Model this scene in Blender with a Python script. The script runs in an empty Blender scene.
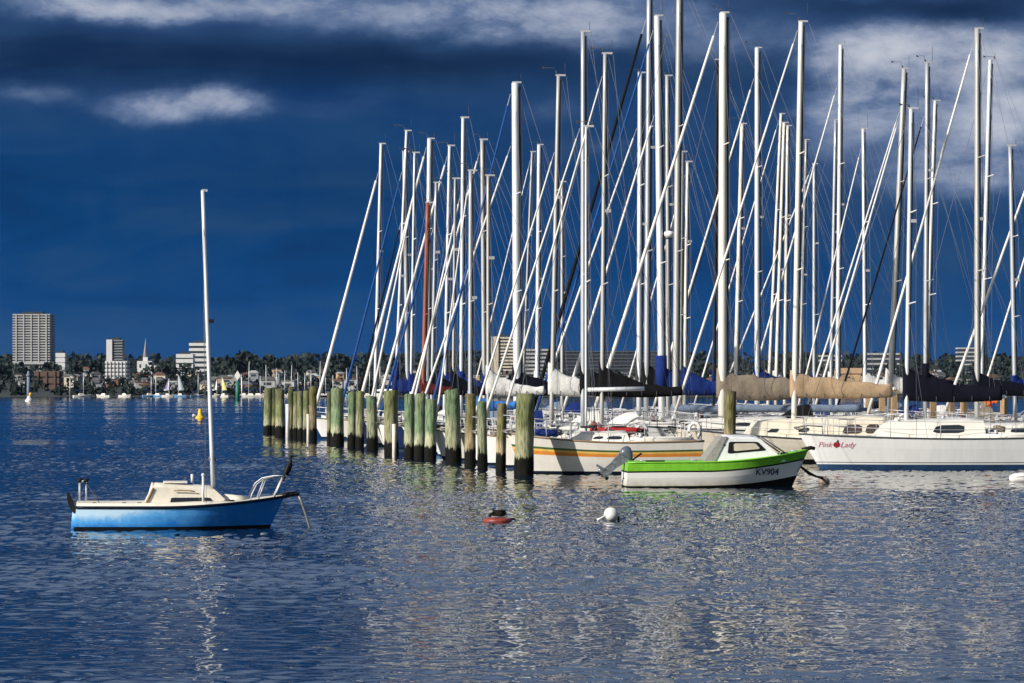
import bpy, math, random
from mathutils import Vector, Matrix
random.seed(11)
R = math.radians
scene = bpy.context.scene
COL = scene.collection
F = 3000.0; CH = 3.0; HY = 386.0          # focal length in px, camera height, horizon row
def PX(px, d): return (px - 512.0) * d / F
def PZ(py, d): return CH + (HY - py) * d / F
def lerp(a, b, t): return a + (b - a) * t
def sstep(a, b, x):
    t = max(0.0, min(1.0, (x - a) / (b - a))); return t * t * (3 - 2 * t)

# ------------------------------------------------------------------ materials
def rgba(c): return (c[0], c[1], c[2], 1.0)
_m = {}
def mat(name, col, rough=0.5, metal=0.0, var=0.12, scale=3.0, stretch=(1, 1, 1), dark=None, spec=0.5, bump=0.0, bscale=30.0, coat=0.0):
    if name in _m: return _m[name]
    m = bpy.data.materials.new(name); m.use_nodes = True
    nt = m.node_tree; b = nt.nodes['Principled BSDF']
    b.inputs['Roughness'].default_value = rough; b.inputs['Metallic'].default_value = metal
    b.inputs['Specular IOR Level'].default_value = spec
    b.inputs['Coat Weight'].default_value = coat
    tc = nt.nodes.new('ShaderNodeTexCoord'); mp = nt.nodes.new('ShaderNodeMapping')
    mp.inputs['Scale'].default_value = stretch
    nt.links.new(tc.outputs['Object'], mp.inputs['Vector'])
    n = nt.nodes.new('ShaderNodeTexNoise'); n.inputs['Scale'].default_value = scale; n.inputs['Detail'].default_value = 6
    n.inputs['Roughness'].default_value = 0.65
    nt.links.new(mp.outputs['Vector'], n.inputs['Vector'])
    r = nt.nodes.new('ShaderNodeValToRGB'); r.color_ramp.elements[0].position = 0.3; r.color_ramp.elements[1].position = 0.7
    d = dark if dark else tuple(c * (1 - 2.2 * var) for c in col)
    r.color_ramp.elements[0].color = rgba(d); r.color_ramp.elements[1].color = rgba(col)
    nt.links.new(n.outputs['Fac'], r.inputs['Fac']); nt.links.new(r.outputs['Color'], b.inputs['Base Color'])
    if bump > 0:
        n2 = nt.nodes.new('ShaderNodeTexNoise'); n2.inputs['Scale'].default_value = bscale; n2.inputs['Detail'].default_value = 4
        nt.links.new(mp.outputs['Vector'], n2.inputs['Vector'])
        bp = nt.nodes.new('ShaderNodeBump'); bp.inputs['Strength'].default_value = bump; bp.inputs['Distance'].default_value = 0.05
        nt.links.new(n2.outputs['Fac'], bp.inputs['Height']); nt.links.new(bp.outputs['Normal'], b.inputs['Normal'])
    _m[name] = m
    return m

M = dict(
    white=mat('white_gelcoat', (.80, .80, .78), .3, var=.055, scale=2.4, stretch=(1.6, 1, .3)),
    offwhite=mat('old_gelcoat', (.74, .71, .64), .35, var=.08, scale=1.8, stretch=(1, 1, .4)),
    cream=mat('cream_gelcoat', (.80, .72, .57), .35, var=.05, scale=1.3, stretch=(1, 1, .4)),
    chalk=mat('chalky_cream', (.80, .73, .60), .5, var=.09, scale=6, stretch=(1, 1, .5)),
    deck=mat('deck_paint', (.72, .69, .62), .55, var=.13, scale=4),
    alu=mat('mast_aluminium', (.74, .76, .78), .4, metal=.25, var=.09, scale=2.0, stretch=(1, 1, .25)),
    alugrey=mat('mast_grey', (.50, .49, .46), .45, metal=.3, var=.1, scale=2.0, stretch=(1, 1, .25)),
    silver=mat('mast_silver', (.56, .58, .61), .38, metal=.45, var=.12, scale=2.0, stretch=(1, 1, .25)), cunt=mat('mast_cream', (.72, .69, .62), .4, var=.08, scale=2.0, stretch=(1, 1, .25)),
    redmast=mat('red_wood', (.34, .09, .05), .5, var=.2, scale=3, stretch=(1, 1, .2)),
    blackmast=mat('black_spar', (.02, .02, .025), .5, spec=.15),
    steel=mat('stainless', (.52, .52, .53), .5, metal=.35, var=.08),
    wire=mat('wire', (.13, .14, .17), .7, metal=.0, var=.05),
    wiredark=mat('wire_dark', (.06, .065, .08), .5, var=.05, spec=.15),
    jibwhite=mat('furled_white', (.78, .76, .72), .8, var=.13, scale=5, stretch=(1, 1, .6)),
    jibblue=mat('furled_blue', (.020, .085, .30), .8, var=.2, scale=5, spec=.15),
    jibblack=mat('furled_black', (.005, .006, .010), .8, var=.2, scale=5, spec=.15),
    covblue=mat('canvas_blue', (.010, .030, .17), .85, var=.2, scale=4, bump=.3, bscale=6, spec=.15),
    covlight=mat('canvas_light_blue', (.05, .22, .62), .85, var=.2, scale=4, bump=.3, bscale=6, spec=.15),
    covnavy=mat('canvas_navy', (.0035, .0045, .012), .85, var=.2, scale=4, bump=.3, bscale=6, spec=.15),
    covblack=mat('canvas_black', (.006, .006, .007), .85, var=.2, scale=4, bump=.3, bscale=6, spec=.15),
    covtan=mat('canvas_tan', (.43, .30, .18), .9, var=.12, scale=3, bump=.5, bscale=5),
    covgrey=mat('canvas_taupe', (.24, .19, .14), .9, var=.12, scale=3, bump=.5, bscale=5),
    covwhite=mat('canvas_white', (.76, .74, .70), .85, var=.12, scale=4, bump=.5, bscale=5),
    covstone=mat('canvas_stone', (.27, .265, .24), .9, var=.14, scale=7, stretch=(1, 4, .6), bump=.4, bscale=9), covslate=mat('canvas_slate', (.17, .22, .30), .85, var=.12, scale=4, bump=.3, bscale=6),
    covmaroon=mat('canvas_maroon', (.11, .018, .016), .85, var=.2, scale=4, spec=.15), covred=mat('canvas_red', (.42, .03, .03), .85, var=.2, scale=4, spec=.15),
    covgdark=mat('canvas_charcoal', (.05, .055, .06), .85, var=.2, scale=4, spec=.15),
    glass=mat('dark_window', (.015, .018, .022), .12, var=.1, spec=.7),
    glassbrown=mat('curtained_window', (.10, .07, .06), .2, var=.25, scale=9, stretch=(2, 1, .3)),
    glasspale=mat('clear_window', (.62, .54, .42), .12, var=.1, scale=2, spec=.7),
    black=mat('black_rubber', (.014, .014, .016), .6, spec=.15),
    slime=mat('antifoul_black', (.010, .011, .010), .8, var=.25, scale=5, spec=.12),
    antiblue=mat('antifoul_blue', (.015, .06, .16), .6, var=.25, scale=3),
    antired=mat('antifoul_red', (.22, .04, .03), .65, var=.25, scale=4),
    bootnavy=mat('boot_navy', (.006, .012, .03), .4, spec=.15),
    green=mat('lime_paint', (.22, .60, .04), .4, var=.13, scale=5, stretch=(1, 1, .6)),
    sgreen=mat('stripe_green', (.05, .12, .04), .4), sorange=mat('stripe_orange', (.70, .25, .04), .4), syellow=mat('stripe_yellow', (.80, .50, .12), .4),
    navyhull=mat('hull_navy', (.012, .025, .09), .25), redhull=mat('hull_red', (.30, .03, .03), .3), bluehull=mat('hull_pale_blue', (.16, .34, .60), .3),
    teak=mat('teak', (.34, .20, .10), .6, var=.2, scale=6, stretch=(.4, 3, 3)),
    orange=mat('orange_cloth', (.80, .14, .03), .8, var=.15, scale=6),
    textred=mat('lettering_pink', (.60, .20, .28), .5), textdark=mat('lettering_dark', (.09, .10, .12), .5), emblem=mat('emblem_red', (.33, .015, .03), .5),
    buoywhite=mat('buoy_white', (.80, .79, .75), .4, var=.15, scale=12), buoyred=mat('buoy_red', (.33, .055, .035), .5, var=.25, scale=8),
    buoyyellow=mat('buoy_yellow', (.80, .47, .03), .45, var=.1), buoybrown=mat('buoy_brown', (.33, .24, .18), .6, var=.3, scale=12),
    weed=mat('rope_weed', (.02, .018, .012), .9, var=.3, scale=20, spec=.15), rope=mat('rope', (.30, .25, .18), .9, var=.3, scale=30), chain=mat('galvanised', (.30, .28, .26), .5, metal=.5, var=.3, scale=30),
    feather=mat('feathers', (.012, .012, .012), .55, var=.2, scale=30, spec=.15), beak=mat('beak', (.25, .17, .06), .5),
    cowl=mat('outboard_cowl', (.10, .115, .15), .32, var=.12, scale=8), outleg=mat('outboard_leg', (.36, .38, .42), .28, metal=.55, var=.35, scale=12),
    postwood=mat('pale_timber', (.46, .30, .16), .8, var=.22, scale=4, stretch=(4, 4, .6), bump=.3),
    pvc=mat('white_stake', (.78, .70, .62), .6, var=.12, scale=5),
)

# blue hull: chalky sun-faded paint
def hull_blue():
    m = bpy.data.materials.new('faded_blue_hull'); m.use_nodes = True
    nt = m.node_tree; b = nt.nodes['Principled BSDF']; b.inputs['Roughness'].default_value = .42
    L = nt.links.new
    tc = nt.nodes.new('ShaderNodeTexCoord'); sp = nt.nodes.new('ShaderNodeSeparateXYZ'); L(tc.outputs['Object'], sp.inputs[0])
    n = nt.nodes.new('ShaderNodeTexNoise'); n.inputs['Scale'].default_value = 3.2; n.inputs['Detail'].default_value = 7; n.inputs['Roughness'].default_value = .7
    mp = nt.nodes.new('ShaderNodeMapping'); mp.inputs['Scale'].default_value = (1, 1, .8); L(tc.outputs['Object'], mp.inputs[0]); L(mp.outputs[0], n.inputs['Vector'])
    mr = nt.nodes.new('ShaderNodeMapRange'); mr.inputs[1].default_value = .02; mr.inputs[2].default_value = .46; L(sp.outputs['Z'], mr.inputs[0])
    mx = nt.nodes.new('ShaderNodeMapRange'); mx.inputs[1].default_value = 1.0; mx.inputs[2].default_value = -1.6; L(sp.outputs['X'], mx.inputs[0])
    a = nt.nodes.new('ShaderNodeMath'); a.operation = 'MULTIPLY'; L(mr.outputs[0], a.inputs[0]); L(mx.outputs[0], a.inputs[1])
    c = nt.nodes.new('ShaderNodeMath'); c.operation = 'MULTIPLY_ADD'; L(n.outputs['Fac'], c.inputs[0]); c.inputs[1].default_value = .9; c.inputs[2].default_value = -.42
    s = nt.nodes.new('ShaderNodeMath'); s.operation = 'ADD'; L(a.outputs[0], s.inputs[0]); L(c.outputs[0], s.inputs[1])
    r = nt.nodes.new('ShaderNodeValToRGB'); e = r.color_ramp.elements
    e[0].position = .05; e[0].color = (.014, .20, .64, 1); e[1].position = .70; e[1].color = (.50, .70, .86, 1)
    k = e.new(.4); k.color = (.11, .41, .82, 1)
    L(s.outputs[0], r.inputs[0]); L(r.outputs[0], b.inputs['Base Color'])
    return m
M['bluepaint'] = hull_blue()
def hull_grime():
    m = bpy.data.materials.new('grimy_white_hull'); m.use_nodes = True
    nt = m.node_tree; b = nt.nodes['Principled BSDF']; b.inputs['Roughness'].default_value = .4
    L = nt.links.new
    tc = nt.nodes.new('ShaderNodeTexCoord'); sp = nt.nodes.new('ShaderNodeSeparateXYZ'); L(tc.outputs['Object'], sp.inputs[0])
    n = nt.nodes.new('ShaderNodeTexNoise'); n.inputs['Scale'].default_value = 4; n.inputs['Detail'].default_value = 7; L(tc.outputs['Object'], n.inputs['Vector'])
    mr = nt.nodes.new('ShaderNodeMapRange'); mr.inputs[1].default_value = .34; mr.inputs[2].default_value = .02; L(sp.outputs['Z'], mr.inputs[0])
    a = nt.nodes.new('ShaderNodeMath'); a.operation = 'MULTIPLY'; L(mr.outputs[0], a.inputs[0]); L(n.outputs['Fac'], a.inputs[1])
    r = nt.nodes.new('ShaderNodeValToRGB'); e = r.color_ramp.elements
    e[0].position = .1; e[0].color = (.80, .79, .74, 1); e[1].position = .6; e[1].color = (.50, .46, .33, 1)
    L(a.outputs[0], r.inputs[0]); L(r.outputs[0], b.inputs['Base Color'])
    return m
M['grimy'] = hull_grime()

def pile_mat(name, top, mid, low, tide):
    m = bpy.data.materials.new(name); m.use_nodes = True
    nt = m.node_tree; b = nt.nodes['Principled BSDF']; b.inputs['Roughness'].default_value = .85; b.inputs['Specular IOR Level'].default_value = .12
    L = nt.links.new
    tc = nt.nodes.new('ShaderNodeTexCoord'); sp = nt.nodes.new('ShaderNodeSeparateXYZ'); L(tc.outputs['Object'], sp.inputs[0])
    oi = nt.nodes.new('ShaderNodeObjectInfo')
    off = nt.nodes.new('ShaderNodeVectorMath'); off.operation = 'MULTIPLY_ADD'
    L(oi.outputs['Random'], off.inputs[0]); off.inputs[1].default_value = (40, 40, 40); L(tc.outputs['Object'], off.inputs[2])
    mp = nt.nodes.new('ShaderNodeMapping'); mp.inputs['Scale'].default_value = (5, 5, .7); L(off.outputs[0], mp.inputs[0])
    n = nt.nodes.new('ShaderNodeTexNoise'); n.inputs['Scale'].default_value = 1.6; n.inputs['Detail'].default_value = 8; n.inputs['Roughness'].default_value = .7; L(mp.outputs[0], n.inputs['Vector'])
    wob = nt.nodes.new('ShaderNodeMath'); wob.operation = 'MULTIPLY_ADD'; L(n.outputs['Fac'], wob.inputs[0]); wob.inputs[1].default_value = .9
    up = nt.nodes.new('ShaderNodeMapRange'); up.inputs[1].default_value = tide; up.inputs[2].default_value = tide + .7; L(sp.outputs['Z'], up.inputs[0])
    sh = nt.nodes.new('ShaderNodeMath'); sh.operation = 'MULTIPLY_ADD'; L(oi.outputs['Random'], sh.inputs[0]); sh.inputs[1].default_value = 1.3; sh.inputs[2].default_value = -.55
    s2 = nt.nodes.new('ShaderNodeMath'); s2.operation = 'MULTIPLY_ADD'; L(sh.outputs[0], s2.inputs[0]); L(up.outputs[0], s2.inputs[1]); L(sp.outputs['Z'], s2.inputs[2])
    L(s2.outputs[0], wob.inputs[2])
    mr = nt.nodes.new('ShaderNodeMapRange'); mr.inputs[1].default_value = .0; mr.inputs[2].default_value = 3.4; L(wob.outputs[0], mr.inputs[0])
    r = nt.nodes.new('ShaderNodeValToRGB'); e = r.color_ramp.elements
    t = (tide + .45) / 3.4
    e[0].position = t - .012; e[0].color = (.010, .010, .008, 1); e[1].position = t + .012; e[1].color = rgba(low)
    for p, c in ((t + .16, low), (t + .30, mid), (.86, mid), (.97, top)):
        k = e.new(min(p, .999)); k.color = rgba(c)
    L(mr.outputs[0], r.inputs[0])
    n2 = nt.nodes.new('ShaderNodeTexNoise'); n2.inputs['Scale'].default_value = 3.5; n2.inputs['Detail'].default_value = 6; L(mp.outputs[0], n2.inputs['Vector'])
    r2 = nt.nodes.new('ShaderNodeValToRGB'); r2.color_ramp.elements[0].position = .33; r2.color_ramp.elements[0].color = (.22, .24, .20, 1)
    r2.color_ramp.elements[1].position = .58; r2.color_ramp.elements[1].color = (1, 1, 1, 1); L(n2.outputs['Fac'], r2.inputs[0])
    mx = nt.nodes.new('ShaderNodeMix'); mx.data_type = 'RGBA'; mx.blend_type = 'MULTIPLY'; mx.inputs[0].default_value = .85
    L(r.outputs[0], mx.inputs[6]); L(r2.outputs[0], mx.inputs[7]); pr = nt.nodes.new('ShaderNodeMapRange'); pr.inputs[3].default_value = .68; pr.inputs[4].default_value = 1.1; L(oi.outputs['Random'], pr.inputs[0])
    mx2 = nt.nodes.new('ShaderNodeMix'); mx2.data_type = 'RGBA'; mx2.blend_type = 'MULTIPLY'; mx2.inputs[0].default_value = 1; L(mx.outputs[2], mx2.inputs[6]); L(pr.outputs[0], mx2.inputs[7])
    L(mx2.outputs[2], b.inputs['Base Color'])
    bp = nt.nodes.new('ShaderNodeBump'); bp.inputs['Strength'].default_value = .6; bp.inputs['Distance'].default_value = .03
    L(n2.outputs['Fac'], bp.inputs['Height']); L(bp.outputs[0], b.inputs['Normal'])
    return m
PM = dict(
    green=pile_mat('pile_green', (.17, .21, .12), (.19, .27, .15), (.42, .44, .28), .60),
    olive=pile_mat('pile_olive', (.14, .14, .075), (.22, .24, .11), (.39, .38, .23), .60),
    brown=pile_mat('pile_brown', (.16, .13, .07), (.20, .18, .08), (.40, .32, .19), .66),
    dark=pile_mat('pile_dark', (.05, .06, .035), (.12, .13, .06), (.30, .28, .14), .55),
)

# ------------------------------------------------------------------ mesh builder
class MB:
    def __init__(s): s.v = []; s.f = []; s.mi = []; s.sm = []
    def add(s, vs, fs, mi=0, smooth=False):
        o = len(s.v); s.v.extend([tuple(p) for p in vs])
        for f in fs: s.f.append(tuple(i + o for i in f)); s.mi.append(mi); s.sm.append(smooth)
    def box(s, c, d, rz=0, mi=0):
        hx, hy, hz = d[0] / 2, d[1] / 2, d[2] / 2; cs, sn = math.cos(rz), math.sin(rz)
        vs = []
        for sx, sy, sz in ((-1,-1,-1),(1,-1,-1),(1,1,-1),(-1,1,-1),(-1,-1,1),(1,-1,1),(1,1,1),(-1,1,1)):
            x, y = sx*hx, sy*hy
            vs.append((c[0]+x*cs-y*sn, c[1]+x*sn+y*cs, c[2]+sz*hz))
        s.add(vs, [(0,3,2,1),(4,5,6,7),(0,1,5,4),(1,2,6,5),(2,3,7,6),(3,0,4,7)], mi)
    def rings(s, rings, cap=True, mi=0, smooth=True, closed=True):
        n = len(rings[0]); vs = [p for r in rings for p in r]; fs = []
        for k in range(len(rings) - 1):
            for i in range(n if closed else n - 1):
                j = (i + 1) % n
                fs.append((k*n+i, k*n+j, (k+1)*n+j, (k+1)*n+i))
        s.add(vs, fs, mi, smooth)
        if cap and closed:
            o = len(s.v) - len(vs)
            s.f.append(tuple(o + i for i in reversed(range(n)))); s.mi.append(mi); s.sm.append(False)
            s.f.append(tuple(o + (len(rings)-1)*n + i for i in range(n))); s.mi.append(mi); s.sm.append(False)
    def tube(s, pts, rad, n=8, mi=0, flat=1.0):
        pts = [Vector(p) for p in pts]
        if not isinstance(rad, (list, tuple)): rad = [rad] * len(pts)
        rs = []
        for k, p in enumerate(pts):
            a = pts[max(k-1, 0)]; b = pts[min(k+1, len(pts)-1)]
            d = (b - a).normalized()
            u = d.cross(Vector((0, 0, 1)))
            if u.length < .05: u = d.cross(Vector((1, 0, 0)))
            u.normalize(); w = d.cross(u).normalized()
            rs.append([p + u*math.cos(2*math.pi*i/n)*rad[k] + w*math.sin(2*math.pi*i/n)*rad[k]*flat for i in range(n)])
        s.rings(rs, True, mi)
    def lathe(s, prof, c=(0,0,0), n=16, mi=0):
        s.rings([[(c[0]+r*math.cos(2*math.pi*i/n), c[1]+r*math.sin(2*math.pi*i/n), c[2]+z) for i in range(n)] for r, z in prof], True, mi)
    def ball(s, c, r, n=12, sq=1.0, mi=0):
        s.lathe([(max(r*math.sin(math.pi*k/8), .002), -r*sq*math.cos(math.pi*k/8)) for k in range(9)], c, n, mi)
    def prism(s, poly, y0, y1, mi=0):            # poly in x,z, extruded along y
        n = len(poly); vs = [(x, y0, z) for x, z in poly] + [(x, y1, z) for x, z in poly]
        fs = [tuple(range(n)), tuple(reversed(range(n, 2*n)))] + [(i, i+n, (i+1)%n+n, (i+1)%n) for i in range(n)]
        s.add(vs, fs, mi)
    def build(s, name, mats, parent=None, loc=(0,0,0), rz=0):
        me = bpy.data.meshes.new(name); me.from_pydata(s.v, [], s.f)
        if not isinstance(mats, (list, tuple)): mats = [mats]
        for m in mats: me.materials.append(m)
        me.polygons.foreach_set('material_index', s.mi); me.polygons.foreach_set('use_smooth', s.sm)
        me.update()
        o = bpy.data.objects.new(name, me); COL.objects.link(o)
        o.location = loc; o.rotation_euler = (0, 0, rz)
        if parent: o.parent = parent
        return o
def tag(o, label, cat, group=None, kind=None):
    if label: o['label'] = label
    if cat: o['category'] = cat
    if group: o['group'] = group
    if kind: o['kind'] = kind
    return o
def thing(name, label, cat, loc=(0,0,0), rz=0, group=None):
    o = bpy.data.objects.new(name, None); COL.objects.link(o); o.location = loc; o.rotation_euler = (0, 0, rz)
    o.empty_display_size = .2
    return tag(o, label, cat, group)
def tubeobj(name, pts, r, m, parent, n=6, flat=1.0):
    b = MB(); b.tube(pts, r, n, 0, flat); return b.build(name, m, parent)
ORD = ('first second third fourth fifth sixth seventh eighth ninth tenth eleventh twelfth thirteenth fourteenth fifteenth sixteenth seventeenth eighteenth nineteenth '
       'twentieth').split()
def ordinal(k):
    if k <= 20: return ORD[k-1]
    t, u = divmod(k, 10); tens = {2: 'twent', 3: 'thirt', 4: 'fort', 5: 'fift', 6: 'sixt'}[t]
    return tens + 'ieth' if u == 0 else tens + 'y-' + ORD[u-1]

# ------------------------------------------------------------------ hulls (bow towards local +x)
class Hull:
    def __init__(s, L, beam, zs, zm, zb, rake=.6, trake=.1, full=.62, stern=.7, bot=-.45, deadrise=.75, fine=.62):
        s.L, s.B, s.zs, s.zm, s.zb, s.rake, s.trake, s.full, s.stern, s.bot, s.dr, s.fine = L, beam, zs, zm, zb, rake, trake, full, stern, bot, deadrise, fine
    def hb(s, t):                                # half beam at sheer, t 0 stern 1 bow
        a = sstep(-.35, s.full*.75, t) if t < s.full*.75 else 1.0
        w = lerp(s.stern, 1.0, min(1, max(0, (a - sstep(-.35, s.full*.75, 0)) / (1 - sstep(-.35, s.full*.75, 0)))))
        if t > s.full * .75:
            q = (t - s.full*.75) / (1 - s.full*.75); w *= (1 - q ** 2.1) ** .82 if q < 1 else 0
        return s.B / 2 * max(w, .012)
    def sheer(s, t):
        m = .42
        if t < m: return lerp(s.zm, s.zs, ((m - t) / m) ** 1.8)
        return lerp(s.zm, s.zb, ((t - m) / (1 - m)) ** 1.7)
    def pt(s, t, z, side):
        zt = s.sheer(t); v = (z - s.bot) / (zt - s.bot)
        x = -s.L/2 + s.L*t - s.rake*(1 - v)*sstep(.35, 1, t)*1.0 - s.trake*(v)*(1 - sstep(0, .25, t)) + s.trake*(1 - sstep(0, .25, t))
        v = max(v, 0); e = lerp(s.dr*.55, s.dr, sstep(.2, 1, t))
        f = (v ** e) * lerp(1, .55 + .45*v, sstep(s.fine, 1, t))
        return Vector((x, side*s.hb(t)*f, z))
    def mesh(s, rows, n=22):
        """rows: list of (kind, value, material index of band ABOVE this row); kind 'a' absolute z, 'r' share of the way from z=.2 to sheer"""
        b = MB(); ts = [i/(n-1) for i in range(n)]
        ts = [t if t < .6 else .6 + .4*(1-(1-(t-.6)/.4)**1.5) for t in ts]
        def zz(t, r):
            return r[1] if r[0] == 'a' else s.sheer(t) - r[1] if r[0] == 's' else r[1] + r[3]*t**4 if r[0] == 'b' else lerp(.2, s.sheer(t), r[1])
        for side in (1, -1):
            for k in range(len(rows) - 1):
                lo = [s.pt(t, zz(t, rows[k]), side) for t in ts]; hi = [s.pt(t, zz(t, rows[k+1]), side) for t in ts]
                vs = lo + hi; m = len(ts)
                b.add(vs, [((i, i+1, m+i+1, m+i) if side < 0 else (i+1, i, m+i, m+i+1)) for i in range(m-1)], rows[k][2], True)
        # transom
        for k in range(len(rows) - 1):
            z0, z1 = zz(0, rows[k]), zz(0, rows[k+1])
            b.add([s.pt(0, z0, 1), s.pt(0, z0, -1), s.pt(0, z1, -1), s.pt(0, z1, 1)], [(0, 1, 2, 3)], rows[k][2])
        return b
    def deck(s, n=22, dz=.0, camber=.05):
        b = MB(); ts = [i/(n-1) for i in range(n)]; vs = []; w = 5
        for t in ts:
            p = s.pt(t, s.sheer(t), 1)
            for j in range(w):
                a = -1 + 2*j/(w-1)
                vs.append((p.x, p.y*a*.985, p.z + dz - .012 + camber*(1-a*a)))
        fs = [(i*w+j, (i+1)*w+j, (i+1)*w+j+1, i*w+j+1) for i in range(n-1) for j in range(w-1)]
        b.add(vs, fs, 0, True); return b
    def rail(s, r=.025, off=0, n=22, t0=0, t1=1, z=0):
        out = []
        for side in (1, -1):
            out.append([s.pt(lerp(t0, t1, i/(n-1)), s.sheer(lerp(t0, t1, i/(n-1))) , side) + Vector((0, side*off, z)) for i in range(n)])
        b = MB()
        b.tube(out[0] + out[1][::-1], r, 6); return b
    def t_of(s, x): return (x + s.L/2)/s.L

def cabin_mesh(x0, x1, w0, w1, z0, z1, sl0=.15, sl1=.5, nose=.65, camber=.06, zf=None):
    """coach roof from aft x0 to fore x1; half widths; bottom z0 top z1; slopes at the ends; nose narrows the fore end"""
    b = MB(); zf = z1 if zf is None else zf
    def ring(xa, xb, wa, wb, za, zb, c=0):
        pts = []
        N = 7
        for i in range(N): pts.append((lerp(xa, xb, i/(N-1)), -lerp(wa, wb, i/(N-1)), lerp(za, zb, i/(N-1))))
        for i in range(N): pts.append((lerp(xb, xa, i/(N-1)), lerp(wb, wa, i/(N-1)), lerp(zb, za, i/(N-1))))
        return pts
    r0 = ring(x0, x1, w0, w0*nose, z0, z0)
    r1 = ring(x0 + sl0*.93, x1 - sl1*.93, w1*1.02, w1*nose*1.02, z1 - .045, zf - .045)
    r2 = ring(x0 + sl0 + .02, x1 - sl1 - .03, w1*.92, w1*nose*.92, z1, zf)
    r3 = ring(x0 + sl0 + .04, x1 - sl1 - .07, w1*.4, w1*nose*.4, z1 + camber, zf + camber)
    r4 = ring(x0 + sl0 + .05, x1 - sl1 - .08, .01, .01, z1 + camber*1.1, zf + camber*1.1)
    b.rings([r0, r1], False, 0, False); b.rings([r1, r2, r3, r4], False, 0, True)
    P = dict(x0=x0, x1=x1, w0=w0, w1=w1, z0=z0, z1=z1, sl0=sl0, sl1=sl1, nose=nose, zf=zf)
    return b, P
def cab_side(P, s, h, side, off=.004):
    """point on the coach roof side: s 0 aft 1 fore, h 0 bottom 1 top"""
    a = Vector((lerp(P['x0'], P['x1'], s), side*lerp(P['w0'], P['w0']*P['nose'], s), P['z0']))
    c = Vector((lerp(P['x0']+P['sl0']*.93, P['x1']-P['sl1']*.93, s), side*lerp(P['w1']*1.02, P['w1']*P['nose']*1.02, s), lerp(P['z1'], P['zf'], s)-.045))
    p = a.lerp(c, h); return p + Vector((0, side*off, 0))
def cab_window(P, s0, s1, h0, h1, side, skew=.0, off=.004, thick=.02, rnd=True):
    b = MB(); n = 6
    q = []
    c = .18 if rnd else .0
    for (u, v) in ((c, 0), (1-c, 0), (1, c), (1, 1-c), (1-c, 1), (c, 1), (0, 1-c), (0, c)):
        q.append((lerp(s0, s1, u) - skew*v*(1 if u > .5 else 0), lerp(h0, h1, v)))
    o = [cab_side(P, a, h, side, off + thick*.3) for a, h in q]; i = [cab_side(P, a, h, side, off - thick) for a, h in q]
    b.rings([i, o] if side > 0 else [i, o], True, 0, False)
    return b

def quad_window(P, q, side, off=.004, thick=.02, c=.14):
    """q: corners (s, h) aft-bottom, fore-bottom, fore-top, aft-top"""
    b = MB(); out = []
    for i in range(4):
        a, p, n = q[i], q[i-1], q[(i+1) % 4]
        out.append((lerp(a[0], p[0], c), lerp(a[1], p[1], c*1.3))); out.append((lerp(a[0], n[0], c), lerp(a[1], n[1], c*1.3)))
    b.rings([[cab_side(P, s, h, side, off - thick) for s, h in out], [cab_side(P, s, h, side, off + thick*.3) for s, h in out]], True, 0, False)
    return b

# ------------------------------------------------------------------ generic yacht
CATY = 'yacht'; GRPY = 'yachts moored in the marina'
def thick_line(name, a, b, r0, r1, m, parent, n=8, wob=0.0):
    a, b = Vector(a), Vector(b); pts = []; rr = []
    K = 9
    for k in range(K):
        t = k/(K-1); p = a.lerp(b, t); p.z -= wob*math.sin(math.pi*t)
        pts.append(p); rr.append(lerp(r0, r1, t) * (1 + .06*math.sin(k*2.3)))
    return tubeobj(name, pts, rr, m, parent, n)
def sail_cover(x0, x1, z, htop, hend, w, parent, m, name='sail_cover', mastr=.12, collar=.5, sag=.08, slope=0.0, ex=1.7):
    """stowed sail in its cover on the boom: x0 mast end, x1 after end (x1 < x0)"""
    b = MB(); rings = []; K = 30; w = max(w, mastr*.72)
    rnd = random.Random(int(abs(x0*100)+z*37))
    for k in range(K):
        t = k/(K-1); x = lerp(x0 + mastr*.68, x1, t)
        hh = lerp(hend, htop, max(0, 1 - t*1.06) ** ex) if t > .06 else htop*(.98 + .12*collar*(1-t/.06))
        hh *= 1 + .05*math.sin(t*19 + rnd.random()) + rnd.uniform(-.035, .035)
        ww = w*lerp(1.0, .55, t) * (.8 if t < .05 else 1)*(1 + .08*math.sin(t*27 + rnd.random()*2))
        zb = z - sag*math.sin(math.pi*t)*1.2 - .09 + slope*t
        r = []
        for i in range(12):
            a = 2*math.pi*i/12; ca, sa = math.cos(a), math.sin(a)
            yy = ww*ca*(1 - .45*max(0, sa)); zz = zb + hh*(sa*.5 + .5)
            r.append((x, yy, zz))
        rings.append(r)
    b.rings(rings, True); return b.build(name, m, parent)
def guard_rail(H, side, parent, t0=.12, t1=.86, n=6, h=.6, m=None, name='guard_rail', r=.016):
    b = MB(); tops = []; mids = []
    for i in range(n):
        t = lerp(t0, t1, i/(n-1)); p = H.pt(t, H.sheer(t), side) + Vector((0, -side*.05, 0))
        b.tube([p, p + Vector((0, 0, h))], r, 5); tops.append(p + Vector((0, 0, h-.01))); mids.append(p + Vector((0, 0, h*.52)))
    b.tube(tops, .009, 4); b.tube(mids, .008, 4)
    return b.build(name, m or M['steel'], parent)
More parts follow.
